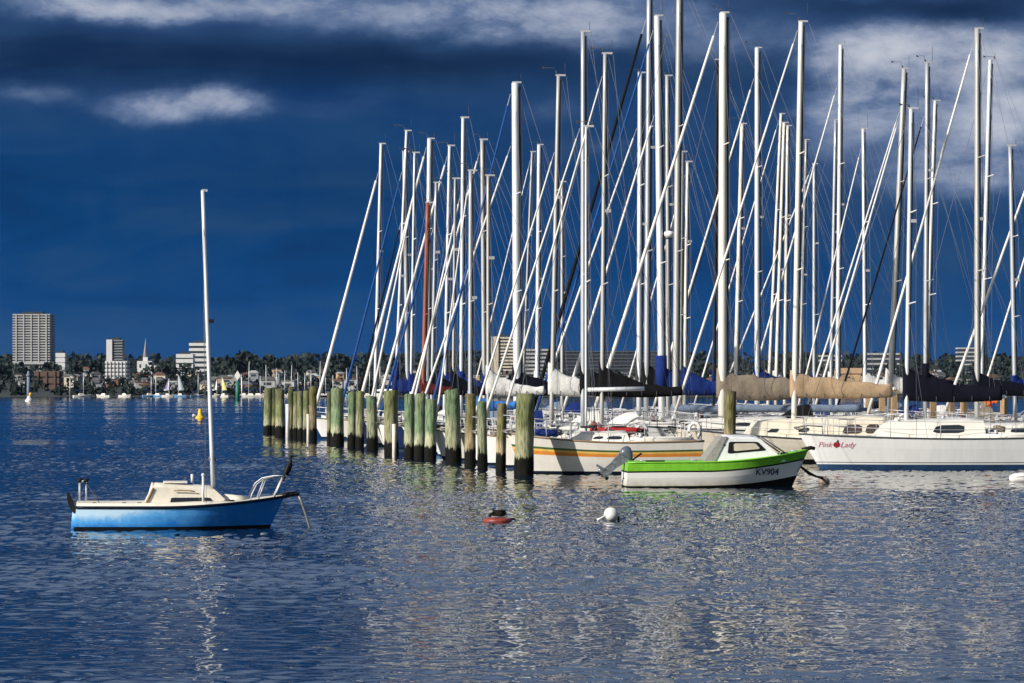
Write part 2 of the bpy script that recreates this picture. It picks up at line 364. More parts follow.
def pulpit(H, parent, h=.62, t0=.80, name='pulpit', m=None, r=.017):
    b = MB(); P = []
    for side in (1, -1):
        for t in (t0, .9, .975):
            p = H.pt(t, H.sheer(t), side); b.tube([p, p + Vector((.04, 0, h))], r, 5); P.append(p + Vector((.04, 0, h)))
    tip = H.pt(1, H.sheer(1), 1) + Vector((.12, 0, h)); tip.y = 0
    b.tube([P[0], P[1], P[2], tip, P[5], P[4], P[3]], r, 6)
    b.tube([p + Vector((-.02, 0, -h*.45)) for p in (P[0], P[1], P[2], P[5], P[4], P[3])], r*.8, 5)
    return b.build(name, m or M['steel'], parent)
def pushpit(H, parent, h=.62, t1=.1, name='pushpit', m=None, r=.017):
    b = MB(); P = []
    for side in (1, -1):
        for t in (t1, .015):
            p = H.pt(t, H.sheer(t), side) + Vector((0, -side*.04, 0)); b.tube([p, p + Vector((0, 0, h))], r, 5); P.append(p + Vector((0, 0, h)))
    b.tube([P[0], P[1], P[3], P[2]], r, 6); b.tube([p - Vector((0, 0, h*.45)) for p in (P[0], P[1], P[3], P[2])], r*.8, 5)
    return b.build(name, m or M['steel'], parent)

def yacht(Y):
    D = Y['D']; th = R(Y.get('th', 6)); zdk = Y.get('fb', 1.05)
    xt, yt, xb, yb = Y['top'][0], Y['top'][1], Y['base'][0], Y['base'][1]
    ztop = PZ(yt, D)
    zb = zdk + Y.get('step', .35)
    ybase = HY - (zb - CH)*F/D
    xbase = xt + (xb - xt)*(ybase - yt)/(yb - yt)
    Xm, Xt = PX(xbase, D), PX(xt, D)
    k = (Y['bow'] - 512)/F
    J = (Xm - k*D)/(math.cos(th) - k*math.sin(th))
    L = Y.get('L') or J/Y.get('jr', .41)
    rz = math.pi + th
    ox = Xm - math.cos(rz)*(L/2 - J); oy = D - math.sin(rz)*(L/2 - J)
    T = thing('yacht', Y['label'], CATY, (ox, oy, 0), rz, GRPY)
    Y['rect'] = (ox, oy, rz, L, Y.get('beam', min(3.3, .30*L)))
    inv = Matrix.Rotation(-rz, 3, 'Z')
    def loc(X, Yw, z): v = inv @ Vector((X - ox, Yw - oy, 0)); return Vector((v.x, v.y, z))
    beam = Y.get('beam', min(3.3, .30*L))
    H = Hull(L, beam, zdk*.97, zdk*.93, Y.get('zbow', zdk*1.18), rake=Y.get('rake', .11*L), trake=Y.get('trake', -.06*L), full=.62, stern=.68, bot=-.5, deadrise=.42)
    topm = Y.get('hull', M['white']); anti = Y.get('anti', M['antiblue']); boot = Y.get('boot', M['bootnavy'])
    rows = Y.get('rows') or [('a', -.5, 0), ('a', -.02, 0), ('a', .07, 1), ('a', .17, 2), ('r', .35, 2), ('r', .8, 3), ('r', .86, 2), ('r', 1, 2)]
    mats = Y.get('mats') or [anti, boot, topm, Y.get('stripe', topm)]
    hb_ = H.mesh(rows)
    hull = hb_.build('hull', mats, T)
    H.rail(.028).build('toe_rail', Y.get('railmat', M['wiredark'] if random.random() < .5 else M['teak']), T)
    H.deck().build('deck', M['deck'], T)
    # coach roof
    xm = L/2 - J
    c = Y.get('cab', {})
    cx1 = c.get('x1', xm + .12*L); cx0 = c.get('x0', xm - .22*L)
    cb, P = cabin_mesh(cx0, cx1, beam*.33, beam*.29, zdk*.93, zdk + c.get('h', .42), sl0=.1, sl1=c.get('sl1', .55), nose=.62, zf=zdk + c.get('hf', c.get('h', .42)*.85))
    cab = cb.build('cabin', Y.get('cabmat', M['offwhite'] if topm is not M['cream'] else M['cream']), T)
    for side in (1, -1):
        for (s0, s1, h0, h1, mm) in c.get('win', ((.12, .38, .35, .75, 'glass'), (.45, .62, .4, .75, 'glass'))):
            cab_window(P, s0, s1, h0, h1, side, skew=.02).build('window', M[mm], cab)
    hb2 = MB(); hb2.box((cx1 - .9, 0, zdk + .42*.9 + .05), (.55, .5, .07)); hb2.build('hatch', M['glass'], T)
    # cockpit coaming, sprayhood
    cm = MB()
    pts = [(cx0, beam*.3, zdk), (cx0 - .1*L, beam*.32, zdk), (-L/2 + .06*L, beam*.27, zdk), (-L/2 + .06*L, -beam*.27, zdk), (cx0 - .1*L, -beam*.32, zdk), (cx0, -beam*.3, zdk)]
    cm.tube(pts, .10, 6); cm.build('coaming', M['offwhite'], T)
    if Y.get('hood'):
        hb3 = MB(); rings = []
        for t_ in range(6):
            a = t_/5; xx = cx0 + .55 - 1.25*a; hh = .75*math.sin(math.pi*(.12 + .42*a))
            rings.append([(xx, beam*.32*math.cos(math.pi*i/10), zdk + .3 + hh*math.sin(math.pi*i/10)) for i in range(11)])
        hb3.rings(rings, False, 0, True, False); hb3.build('sprayhood', Y['hood'], T)
    # rig
    w = Y['w']*D/F/2
    mb = loc(Xm, D, zb - .3); mt = loc(Xt, D, ztop)
    mm = Y.get('mast') or (M['alu'], M['silver'], M['alu'], M['alugrey'])[(Y['id']*7) % 4]
    pts = [mb.lerp(mt, i/10) for i in range(11)]
    mast = tubeobj('mast', pts, [w*1.05*(1 - .12*max(0, (i-4)/6)) for i in range(11)], mm, T, 10, .8)
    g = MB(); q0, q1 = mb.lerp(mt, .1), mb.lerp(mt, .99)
    g.tube([q0.lerp(q1, i/6) + Vector((-w*1.0, 0, 0)) for i in range(7)], max(.014, w*.26), 5); g.build('sail_track_shade', M['wiredark'], mast)  # track made dark and wide to paint in the mast's shaded aft side
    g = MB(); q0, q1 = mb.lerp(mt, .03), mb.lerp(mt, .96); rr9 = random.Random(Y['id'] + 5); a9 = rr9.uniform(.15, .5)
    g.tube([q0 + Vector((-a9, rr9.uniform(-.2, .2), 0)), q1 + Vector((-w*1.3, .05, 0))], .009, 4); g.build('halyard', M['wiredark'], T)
    mh = MB(); mh.box((mt.x - .08, mt.y, mt.z + .03), (.38, .07, .07)); mh.build('masthead', M['steel'], mast)
    g = MB(); g.tube([mt + Vector((-.25, 0, .05)), mt + Vector((-.25, 0, random.uniform(.3, .8)))], .010, 5); g.build('antenna', M['wiredark'], mast)
    if random.random() < .72:
        g = MB(); a0 = mt + Vector((random.choice((.1, .1, -.2)), 0, .05)); vl = random.uniform(.18, .42); vh = random.uniform(.10, .3)
        g.tube([a0, a0 + Vector((.03, 0, vh)), a0 + Vector((vl, 0, vh + random.uniform(-.03, .08)))], .010, 5)
        g.add([(a0.x + vl - .02, a0.y, a0.z + vh), (a0.x + vl + .14, a0.y + .01, a0.z + vh + .07), (a0.x + vl + .12, a0.y - .01, a0.z + vh - .05)], [(0, 1, 2)]); g.tube([(a0.x - .05, a0.y, a0.z), (a0.x, a0.y, a0.z + .14)], .03, 5); g.build('wind_vane', M['wiredark'], mast)
    if random.random() < .6:
        g = MB(); q = mb.lerp(mt, random.uniform(.5, .72)); g.box((q.x - w - .06, q.y, q.z), (.22, .14, .12)); g.build('mast_light', M['steel'], mast)
    if Y['id'] == 24:
        q = mb.lerp(mt, (PZ(234, D) - mb.z)/(mt.z - mb.z)); g = MB(); g.lathe([(.02, -.16), (.20, -.13), (.25, 0), (.22, .10), (.02, .15)], (q.x - .42, q.y, q.z), 14); g.build('radar_dome', M['white'], mast)
        g = MB(); g.box((q.x - .30, q.y, q.z - .2), (.46, .12, .06)); g.build('radar_bracket', M['wiredark'], mast)
    # spreaders and shrouds
    ns = 2 if ztop > 12 else 1
    fr = Y.get('frac', 1.0); hound = mb.lerp(mt, fr if fr < 1 else .985)
    levels = [.40, .68] if ns == 2 else [.5]
    sw = Y.get('sw', min(.34*beam, 1.0)); tips = {1: [], -1: []}
    for lv in levels:
        q = mb.lerp(mt, lv); ww = sw*(1 - .18*levels.index(lv))
        tubeobj('spreader', [q + Vector((-.12, ww, .06)), q, q + Vector((-.12, -ww, .06))], [.022, .035, .022], mm, mast, 6)
        for sd in (1, -1): tips[sd].append(q + Vector((-.12, sd*ww, .06)))
    for sd in (1, -1):
        t_ = H.t_of(xm - .15); ch = H.pt(t_, H.sheer(t_), sd)
        tubeobj('shroud', [ch] + tips[sd] + [hound], Y.get('wr', .0075 if D < 140 else .010), M['wire'], T, 5)
        ch2 = H.pt(t_ - .04, H.sheer(t_ - .04), sd)*1.0
        tubeobj('lower_shroud', [ch2, mb.lerp(mt, levels[0] - .01)], .006, M['wire'], T, 4)
    bowp = H.pt(1, H.sheer(1), 1); bowp.y = 0; bowp.x -= .12; bowp.z += .05
    for (fx, fy, kind, px_w, bx) in Y.get('stays', []):
        p = loc(PX(fx, D), D, PZ(fy, D)); p.y = lerp(mb.y, mt.y, .9)
        # clamp to the mast line
        tt = (p.z - mb.z)/(mt.z - mb.z); q = mb.lerp(mt, min(tt, .99)); q.x += w
        if kind == 'wire':
            tubeobj('forestay', [bowp, q], .010, M['wire'], T, 5); continue
        foot = bowp if bx is None else Vector((bowp.x - bx, 0, bowp.z - .05))
        r = px_w*D/F/2
        mj = {'white': M['jibwhite'], 'blue': M['jibblue'], 'black': M['jibblack']}[kind]
        d = (q - foot); f0 = foot + d*.03; f1 = foot + d*.965
        thick_line('furled_headsail', f0, f1, r*.82, r*.5, mj, T, 8, wob=.04)
        fs = MB(); fs.tube([foot, f0, foot + d*.5, f1, q], .012, 5); fs.tube([foot + d*.012, foot + d*.024], .08, 8); fs.build('forestay', M['steel'], T)
    st = H.pt(0, H.sheer(0), 1); st.y = 0
    tubeobj('backstay', [st + Vector((.05, 0, 0)), mt + Vector((-.3, 0, 0))], .007, M['wire'], T, 5)
    # boom and cover
    bl = Y.get('boom', .34*L); bz = zb + Y.get('bz', 1.35)
    tubeobj('boom', [(mb.x - w, mb.y, bz), (mb.x - bl, mb.y, bz + .04)], .075, Y.get('boommat', mm), T, 8)
    if Y.get('cover'):
        sail_cover(mb.x, mb.x - bl*.97, bz, Y.get('ch', 1.15), Y.get('ce', .34), .17, T, Y['cover'], mastr=w*1.6, sag=Y.get('sag', .06), ex=Y.get('ex', 1.7))
        for k in range(5):
            g = MB(); xx = mb.x - bl*(.12 + .18*k); g.tube([(xx, .17*math.cos(a), bz - .02 + .10*math.sin(a)) for a in [i*.7 for i in range(10)]], .014, 4); g.build('cover_tie', M['wiredark'], T)
    if Y.get('luffbag'):
        tubeobj('mast_boot', [mb.lerp(mt, (bz - mb.z)/(mt.z-mb.z)), mb.lerp(mt, (bz - mb.z + Y['luffbag'])/(mt.z-mb.z))], w*1.5, Y['cover'], T, 10)
    # topping lift
    tubeobj('topping_lift', [(mb.x - bl, mb.y, bz + .05), mt + Vector((-.1, 0, 0))], .006, M['wire'], T, 4)
    # deck gear
    rg_ = random.Random(Y['id'])
    for sd in (1, -1):
        q = Vector((cx0 - .35, sd*beam*.31, zdk + .08)); g = MB(); g.lathe([(.09, 0), (.07, .05), (.075, .14), (.02, .16)], q, 10); g.build('winch', M['steel'], T)
        g = MB(); q = Vector((cx1 - rg_.uniform(.5, 1.2), sd*.35, zdk + .3)); g.tube([q, q + Vector((0, 0, .2)), q + Vector((.14, 0, .28))], [.07, .07, .1], 8); g.build('cowl_vent', M[rg_.choice(['offwhite', 'steel', 'antired'])], T)
    if rg_.random() < .65:
        q = H.pt(.05, H.sheer(.05), 1) + Vector((0, -.05, .35)); g = MB(); aa = [-.9 + 4.9*i/10 for i in range(11)]
        g.tube([q + Vector((.20*math.cos(a), 0, .26*math.sin(a))) for a in aa], .06, 7); g.build('horseshoe_buoy', M[rg_.choice(['covwhite', 'offwhite'])], T)
    if rg_.random() < .6:
        q = H.pt(.03, H.sheer(.03), rg_.choice((1, -1))) + Vector((-.05, 0, .15)); g = MB(); g.tube([q + Vector((0, 0, -.5)), q, q + Vector((0, 0, .22)), q + Vector((0, 0, .42))], [.05, .06, .15, .10], 8); g.build('outboard', M['cowl'], T)
    for k in range(rg_.randint(2, 4)):
        xx = rg_.uniform(-L*.32, L*.30); yy_ = rg_.uniform(-.30, .30)*beam*.8; g = MB()
        g.tube([(xx + .16*math.cos(a)*(1 + .1*math.sin(5*a)), yy_ + .14*math.sin(a), zdk + .16 + .05*math.sin(2*a) + .012*a) for a in [i*.8 for i in range(20)]], .026, 5); g.build('coiled_line', M[rg_.choice(['rope', 'weed', 'covnavy', 'wiredark'])], T)
    g = MB(); xx = L*.5 - .35; g.tube([(xx - .5, 0, zdk*1.2 + .1), (xx, .02, zdk*1.2 + .14), (xx + .5, 0, zdk*1.2 + .06)], .035, 6); g.tube([(xx + .3, -.2, zdk*1.2 - .02), (xx + .5, 0, zdk*1.2 + .06), (xx + .3, .2, zdk*1.2 - .02)], .04, 6); g.build('anchor', M['chain'], T)
    if Y['id'] not in (20, 36, 42) and rg_.random() < .55:
        hd = MB(); rings = []
        for t_ in range(6):
            a = t_/5; xx = cx0 + .45 - 1.1*a; hh = .72*math.sin(math.pi*(.12 + .42*a))
            rings.append([(xx, beam*.30*math.cos(math.pi*i/10), zdk + .28 + hh*math.sin(math.pi*i/10)) for i in range(11)])
        hd.rings(rings, False, 0, True, False); hd.build('sprayhood', M[rg_.choice(['covnavy', 'covblue', 'covblack', 'covgrey', 'covwhite', 'covslate'])], T)
    if rg_.random() < .5:
        g = MB(); xs_ = cx1 + .2
        ring_ = [[(xs_ + t_*L*.2, .22*math.cos(2*math.pi*i/8)*(1 - .4*t_), zdk + .22 + .15*math.sin(2*math.pi*i/8)*(1 - .3*t_) + .03*math.sin(t_*14)) for i in range(8)] for t_ in [k/7 for k in range(8)]]
        g.rings(ring_, True); g.build('sail_bag', M[rg_.choice(['covblue', 'covwhite', 'covnavy', 'covred', 'covgdark'])], T)
    # rails
    for sd in (1, -1): guard_rail(H, sd, T, n=5 if D < 140 else 4, r=.013 if D < 140 else .018)
    pulpit(H, T, r=.018 if D < 140 else .024); pushpit(H, T, r=.018 if D < 140 else .024)
    return T, H, P, cab

# ------------------------------------------------------------------ the marina fleet
W_, B_, K_ = 'white', 'blue', 'black'
FLEET = [
 # row behind the piles
 dict(id=1,  top=(381,144),  base=(375.5,364), w=4,   D=168,  bow=311, stays=[(376.5,172,W_,4.5,None)], frac=.88, hull=M['white'], mast=M['alu']),
 dict(id=3,  top=(404,152),  base=(407.5,385), w=5,   D=160,  bow=336, stays=[(402,172,B_,3.2,None)], cover=M['covblue'], hull=M['offwhite']),
 dict(id=2,  top=(406.5,131),base=(396,370),   w=3.5, D=156.3,bow=350, stays=[(400,223,K_,2.6,None)], cover=M['covblue'], luffbag=1.5),
 dict(id=5,  top=(429.4,139),base=(427,365),   w=6,   D=152.5,bow=353, stays=[(425,147,W_,4.2,None)], cover=M['covnavy'], hull=M['navyhull'], mast=M['alu']),
 dict(id=4,  top=(414.5,153),base=(411,370),   w=3,   D=149,  bow=365, stays=[(412,200,W_,3.0,None)], frac=.85, cover=M['covblue']),
 dict(id=8,  top=(449.5,146),base=(445,370),   w=4,   D=145.4,bow=371, stays=[(446,156,W_,4.0,None)], cover=M['covblue'], hull=M['offwhite']),
 dict(id=7,  top=(436,183),  base=(432,370),   w=3.5, D=142,  bow=376, stays=[(432.5,228,B_,3.6,None)], frac=.85, cover=M['covnavy']),
 dict(id=6,  top=(427.6,203),base=(423,381),   w=5,   D=138.6,bow=384, stays=[(426,215,'wire',0,None)], mast=M['redmast'], cover=M['covmaroon'], ch=.8, hull=M['navyhull']),
 dict(id=12, top=(482,140),  base=(484,370),   w=5,   D=135.2,bow=401, stays=[(478.5,152,W_,3.4,None)], cover=M['covblue'], mast=M['alugrey']),
 dict(id=10, top=(463,118),  base=(461,375),   w=4.5, D=131.8,bow=406, stays=[(460,196,W_,3.0,None)], frac=.72, cover=M['covblue'], luffbag=.9),
 dict(id=9,  top=(455,179),  base=(453,375),   w=3,   D=128.5,bow=412, stays=[(453,190,'wire',0,None)], cover=M['covnavy'], hull=M['bluehull']),
 dict(id=14, top=(515,83),   base=(517.2,389), w=9.5, D=125,  bow=424, stays=[(512,94,B_,3.8,None),(513.3,146,W_,3.2,-.55)], cover=M['covnavy'], jr=.44, hull=M['white'], mast=M['alu']),
 dict(id=11, top=(470.5,171),base=(470,375),   w=5,   D=121.4,bow=432, stays=[(469,185,W_,2.4,None)], cover=M['covlight'], bz=.75, ch=.7, jr=.27),
 dict(id=13, top=(488,176),  base=(488,372),   w=4,   D=118,  bow=442, stays=[(486,185,'wire',0,None)], cover=M['covwhite'], ch=1.1, jr=.27, hull=M['offwhite']),
 dict(id=17, top=(558.5,76), base=(552,376),   w=5,   D=114.8,bow=467, stays=[(551.5,152,W_,3.0,None)], frac=.78, cover=M['covwhite'], jr=.60, th=4, boom=3.0),
 dict(id=19, top=(583,32),   base=(583,400),   w=6,   D=111.2,  bow=476, stays=[(575.5,128,W_,3.2,None)], frac=.78, cover=M['covblack'], jr=.66, boom=3.2, th=4, beam=2.5),
 dict(id=21, top=(605,54),   base=(602,376),   w=5,   D=107.8,bow=495, stays=[(602,76,W_,3.0,None)], cover=M['covblack'], jr=.70, th=3, boom=3.0, beam=2.4, hull=M['offwhite']),
 dict(id=20, top=(586,127),  base=(586,375),   w=3.2, D=102.7,bow=507, L=6.7, beam=2.3, th=1, fb=1.17, stays=[(584,140,'wire',0,None)], cover=None, boom=2.0, trake=.25,
      rows=[('a',-.5,0),('a',-.02,0),('a',.03,1),('a',.10,2),('r',.20,2),('r',.43,5),('r',.55,4),('r',.62,3),('r',.69,2),('r',1,2)],
      mats=[M['slime'],M['bootnavy'],M['offwhite'],M['sgreen'],M['syellow'],M['sorange']], cab=dict(h=.25), mast=M['alu']),
 # far end of that row
 dict(id=16, top=(539,145),  base=(537,372),   w=5,   D=176,  bow=478, stays=[(538,150,'wire',0,None)], cover=M['covwhite']),
 dict(id=18, top=(562,182),  base=(562,375),   w=4,   D=181,  bow=500, stays=[(561,190,'wire',0,None)], cover=M['covblack'], mast=M['alugrey']),
 dict(id=15, top=(532,152),  base=(523,375),   w=2.6, D=186,  bow=466, stays=[(531,160,W_,1.8,None)], cover=M['covblue'], mast=M['alugrey']),
 # middle row
 dict(id=36, top=(801,22),   base=(794.6,375), w=6.5, D=117,  bow=668, L=11.4, beam=3.0, th=3, fb=1.0, zbow=1.42, hull=M['cream'], anti=M['slime'], stays=[(797,30,W_,3.6,None)],
      cover=M['covtan'], ch=1.0, ce=.52, ex=1.0, bz=1.3, boom=4.0, sag=.05, boommat=M['alu'], railmat=M['wiredark'], mast=M['cunt'],
      rows=[('a',-.5,0),('a',-.02,0),('a',.07,1),('a',.17,2),('r',.55,3),('r',.575,2),('r',.80,3),('r',.825,2),('r',.9,2),('r',1,2)], mats=[M['slime'],M['slime'],M['cream'],M['deck']],
      cab=dict(x1='+2.1', x0='-3.6', h=.82, hf=.62, sl1=.6, win=((.06,.17,.28,.72,'glassbrown'),(.19,.33,.28,.72,'glassbrown'),(.57,.65,.40,.62,'glass'),(.79,.87,.40,.62,'glass')))),
 dict(id=28, top=(723,13),   base=(722.3,362), w=10,  D=124.6,bow=588, beam=3.1, fb=1.25, stays=[(717.5,22,W_,5.0,None)], cover=M['covgrey'], ch=1.18, ce=.80, ex=1.0, bz=1.0, boom=3.6, sag=.10, mast=M['cunt'], hull=M['white']),
 dict(id=26, top=(679,-15),  base=(675.4,375), w=7,   D=129,  bow=566, L=13.5, beam=3.2, stays=[(677,0,'wire',0,None)], cover=M['covslate'], ch=.32, bz=.55, boom=8.4, sag=.0, mast=M['alugrey'], boommat=M['covslate'], hull=M['white']),
 dict(id=24, top=(657,16),   base=(661,350),   w=8,   D=133,  bow=556, stays=[(650,30,B_,3.6,-1.2),(655.3,115,W_,3.6,None)], cover=M['covblue'], luffbag=1.6, hood=M['covgdark'], ch=1.3, ce=.5),
 dict(id=23, top=(649,-12),  base=(646.8,300), w=6,   D=137,  bow=526, stays=[(645,20,K_,5.0,None)], frac=.92, cover=M['covblack'], ch=1.35, ce=.5, hull=M['offwhite'], jr=.45),
 dict(id=22, top=(640,73),   base=(639,375),   w=6,   D=141,  bow=530, stays=[(637,128,W_,3.2,None)], frac=.82, cover=M['covgdark'], ch=1.35, ce=.55, jr=.45),
 dict(id=25, top=(667,76),   base=(668,375),   w=5,   D=145,  bow=585, stays=[(666,85,'wire',0,None)], cover=M['covblue'], mast=M['alugrey']),
 dict(id=27, top=(682,152),  base=(680,375),   w=4,   D=149,  bow=600, stays=[(681,165,'wire',0,None)], cover=M['covblue'], ch=1.5, mast=M['alugrey']),
 dict(id=50, top=(687.5,162),base=(684.5,375), w=4,   D=153,  bow=615, stays=[(686,175,W_,2.4,None)], cover=M['covblue'], ch=1.4, mast=M['cunt']),
 dict(id=30, top=(757,48),   base=(757,375),   w=6,   D=157,  bow=648, stays=[(752.5,78,W_,3.6,None)], cover=M['covblue'], ch=1.3, hull=M['offwhite']),
 dict(id=29, top=(717,60),   base=(714,375),   w=3.2, D=161,  bow=636, stays=[(716,70,'wire',0,None)], cover=M['covblue'], mast=M['blackmast']),
 dict(id=31, top=(742,124),  base=(735.5,375), w=5,   D=165,  bow=650, stays=[(740,130,K_,2.8,None)], cover=M['covblack'], mast=M['cunt']),
 # row beyond, nearest first
 dict(id=42, top=(911,109),  base=(907,360),   w=5.2, D=108.5,bow=799, L=9.6, beam=2.9, th=2, fb=1.20, zbow=1.27, hull=M['white'], anti=M['antiblue'], stays=[(909,118,'wire',0,None)], cover=M['covnavy'], ch=1.22, ce=.52, ex=1.9, bz=1.02, boom=3.6, sag=.06,
      rows=[('a',-.5,0),('a',-.02,0),('a',.02,0),('a',.18,2),('a',.24,1),('a',.265,2),('r',.6,2),('r',.8,2),('r',1,2)], mats=[M['antiblue'],M['bootnavy'],M['white'],M['white']], railmat=M['wiredark'],
      cab=dict(x1='+1.25', x0='-2.75', h=.60, hf=.50, sl1=.55, win=((.20,.50,.32,.80,'glass'),)), mast=M['alu']),
 dict(id=45, top=(977,29),   base=(977,380),   w=6.2, D=122,  bow=861, stays=[(971.5,41,W_,4.0,None)], cover=M['covnavy'], ch=.9, hull=M['offwhite']),
 dict(id=47, top=(1010,146), base=(1014.5,375),w=5,   D=126,  bow=948, stays=[(1009,156,'wire',0,None)], cover=M['covblue'], luffbag=.7, ch=.8),
 dict(id=49, top=(1068,110), base=(1065,375),  w=5,   D=130.5,bow=970, stays=[(1064,125,W_,3.0,None)], cover=M['covblue']),
 dict(id=48, top=(1078,30),  base=(1075,375),  w=6,   D=134.5,bow=938, stays=[(1072,52,W_,4.0,None)], cover=M['covblue']),
 dict(id=43, top=(927,63),   base=(925.3,360), w=5,   D=139,  bow=830, stays=[(922.5,116,K_,2.8,None)], frac=.85, cover=M['covnavy'], luffbag=1.3, ch=1.0),
 dict(id=46, top=(990,60),   base=(981,380),   w=5,   D=143,  bow=892, stays=[(988,70,'wire',0,None)], cover=M['covblue'], ch=.9),
 dict(id=44, top=(935,101),  base=(927,350),   w=4,   D=147,  bow=846, stays=[(934,115,'wire',0,None)], cover=M['covnavy']),
 dict(id=41, top=(904,69),   base=(891,370),   w=6,   D=151,  bow=809, stays=[(898,118,W_,3.2,None),(904,112,W_,2.6,-.45)], cover=M['covwhite'], hull=M['offwhite']),
 dict(id=40, top=(863,129),  base=(865,375),   w=4,   D=155,  bow=793, stays=[(858,148,W_,2.4,None)], cover=M['covwhite']),
 dict(id=33, top=(784,123),  base=(776,375),   w=4,   D=169,  bow=700, stays=[(783,130,'wire',0,None)], cover=M['covwhite'], mast=M['cunt']),
 dict(id=38, top=(840.5,45), base=(837.5,370), w=5,   D=173,  bow=740, stays=[(835,84,W_,2.8,None)], cover=M['covtan']),
 dict(id=34, top=(787.5,126),base=(784.6,375), w=4,   D=177,  bow=708, stays=[(786,135,'wire',0,None)], cover=M['covblack'], mast=M['cunt']),
 dict(id=39, top=(835.5,120),base=(831,365),   w=4,   D=182,  bow=760, stays=[(834,130,'wire',0,None)], cover=M['covwhite']),
 dict(id=35, top=(814,164),  base=(814,375),   w=4,   D=190,  bow=712, stays=[(812.5,166,W_,2.4,None)], cover=M['covblue']),
 dict(id=32, top=(781,114),  base=(769,375),   w=3.6, D=194,  bow=690, stays=[(779,120,W_,2.2,None)], cover=M['covwhite'], mast=M['cunt']),
 dict(id=37, top=(806,140),  base=(800,375),   w=3.5, D=200,  bow=735, stays=[(805,150,'wire',0,None)], cover=M['covnavy'], mast=M['alugrey']),
]
order = sorted(FLEET, key=lambda y: y['top'][0]); n_in = len([y for y in order if y['top'][0] < 1024])
STAYW = {W_: 'a pale furled headsail', B_: 'a blue furled headsail', K_: 'a black furled headsail', 'wire': 'a bare wire forestay'}
for i, y in enumerate(order):
    st = STAYW[y['stays'][0][2]]
    y['label'] = f"moored yacht carrying the {ordinal(i+1)} mast from the marina's left end, {st}"
    if y['top'][0] > 1024:
        y['label'] = ("moored yacht beyond the right edge, only its lower pale headsail and bow in view" if y['id'] == 49 else
                      "moored yacht beyond the right edge, its taller pale headsail crossing the last mast")
    if y['id'] == 42: y['label'] = "white sloop with pink lettering on its bow, navy sail cover and dark cabin window"
    if y['id'] == 36: y['label'] = "cream sloop with tan boom cover and long curtained cabin, behind the lime boat"
    if y['id'] == 20: y['label'] = "white sloop with green, yellow and orange stripes along its hull, beside the end pile"
    if y['id'] == 6: y['label'] = "moored yacht with the only red mast in the marina"
    if y['id'] == 28: y['label'] = "moored yacht with thick cream mast and taupe grey boom cover"
    if y['id'] == 14: y['label'] = "yacht with the thickest white mast above the piles, blue and white furled headsails"
    if y['id'] == 29: y['label'] = "moored yacht with the only black mast in the marina"
built = {}
for y in FLEET:
    if 'cab' in y:
        c = y['cab']
        # coach roof ends given from the mast
        D = y['D']; th = R(y.get('th', 6)); k = (y['bow'] - 512)/F
        zb = y.get('fb', 1.05) + .35; yb_ = HY - (zb - CH)*F/D
        xb_ = y['top'][0] + (y['base'][0] - y['top'][0])*(yb_ - y['top'][1])/(y['base'][1] - y['top'][1])
        J = (PX(xb_, D) - k*D)/(math.cos(th) - k*math.sin(th)); L = y.get('L') or J/y.get('jr', .41)
        for q in ('x0', 'x1'):
            if isinstance(c.get(q), str): c[q] = L/2 - J + float(c[q])
    built[y['id']] = yacht(y)
# overlap report for the builder
def corners(r):
    x, y, a, L, B = r; c, s = math.cos(a), math.sin(a)
    return [(x + c*i*L/2 - s*j*B/2, y + s*i*L/2 + c*j*B/2) for i, j in ((1,1),(1,-1),(-1,-1),(-1,1))]
def sat(a, b):
    A, Bc = corners(a), corners(b)
    for ang in (a[2], a[2]+math.pi/2, b[2], b[2]+math.pi/2):
        c, s = math.cos(ang), math.sin(ang)
        p = [q[0]*c + q[1]*s for q in A]; r = [q[0]*c + q[1]*s for q in Bc]
        if max(p) < min(r) or max(r) < min(p): return False
    return True
OVERLAPS = [(a['id'], b['id']) for i, a in enumerate(FLEET) for b in FLEET[i+1:] if sat(a['rect'], b['rect'])]
print('OVERLAPS', OVERLAPS)
print('LENGTHS', [(y['id'], round(y['rect'][3], 1)) for y in FLEET])

# ------------------------------------------------------------------ lettering laid on a hull
def lettering(body, size, name, m, parent, H, x0, z0, side, xdir, shear=0.0, fat=.0):
    cu = bpy.data.curves.new(name, 'FONT'); cu.body = body; cu.size = size; cu.extrude = 0; cu.shear = shear; cu.offset = fat
    tmp = bpy.data.objects.new(name, cu); COL.objects.link(tmp)
    dg = bpy.context.evaluated_depsgraph_get(); me = bpy.data.meshes.new_from_object(tmp.evaluated_get(dg))
    bpy.data.objects.remove(tmp); bpy.data.curves.remove(cu)
    for v in me.vertices:
        x = x0 + xdir*v.co.x; z = z0 + v.co.y
        lo, hi = 0.0, 1.0
        for _ in range(24):
            md = (lo + hi)/2
            if H.pt(md, z, side).x < x: lo = md
            else: hi = md
        p = H.pt((lo + hi)/2, z, side); v.co = (p.x, p.y + side*.012, p.z)
    me.materials.clear(); me.materials.append(m)
    o = bpy.data.objects.new(name, me); COL.objects.link(o); o.parent = parent; return o
T, H, P, cab = built[42]
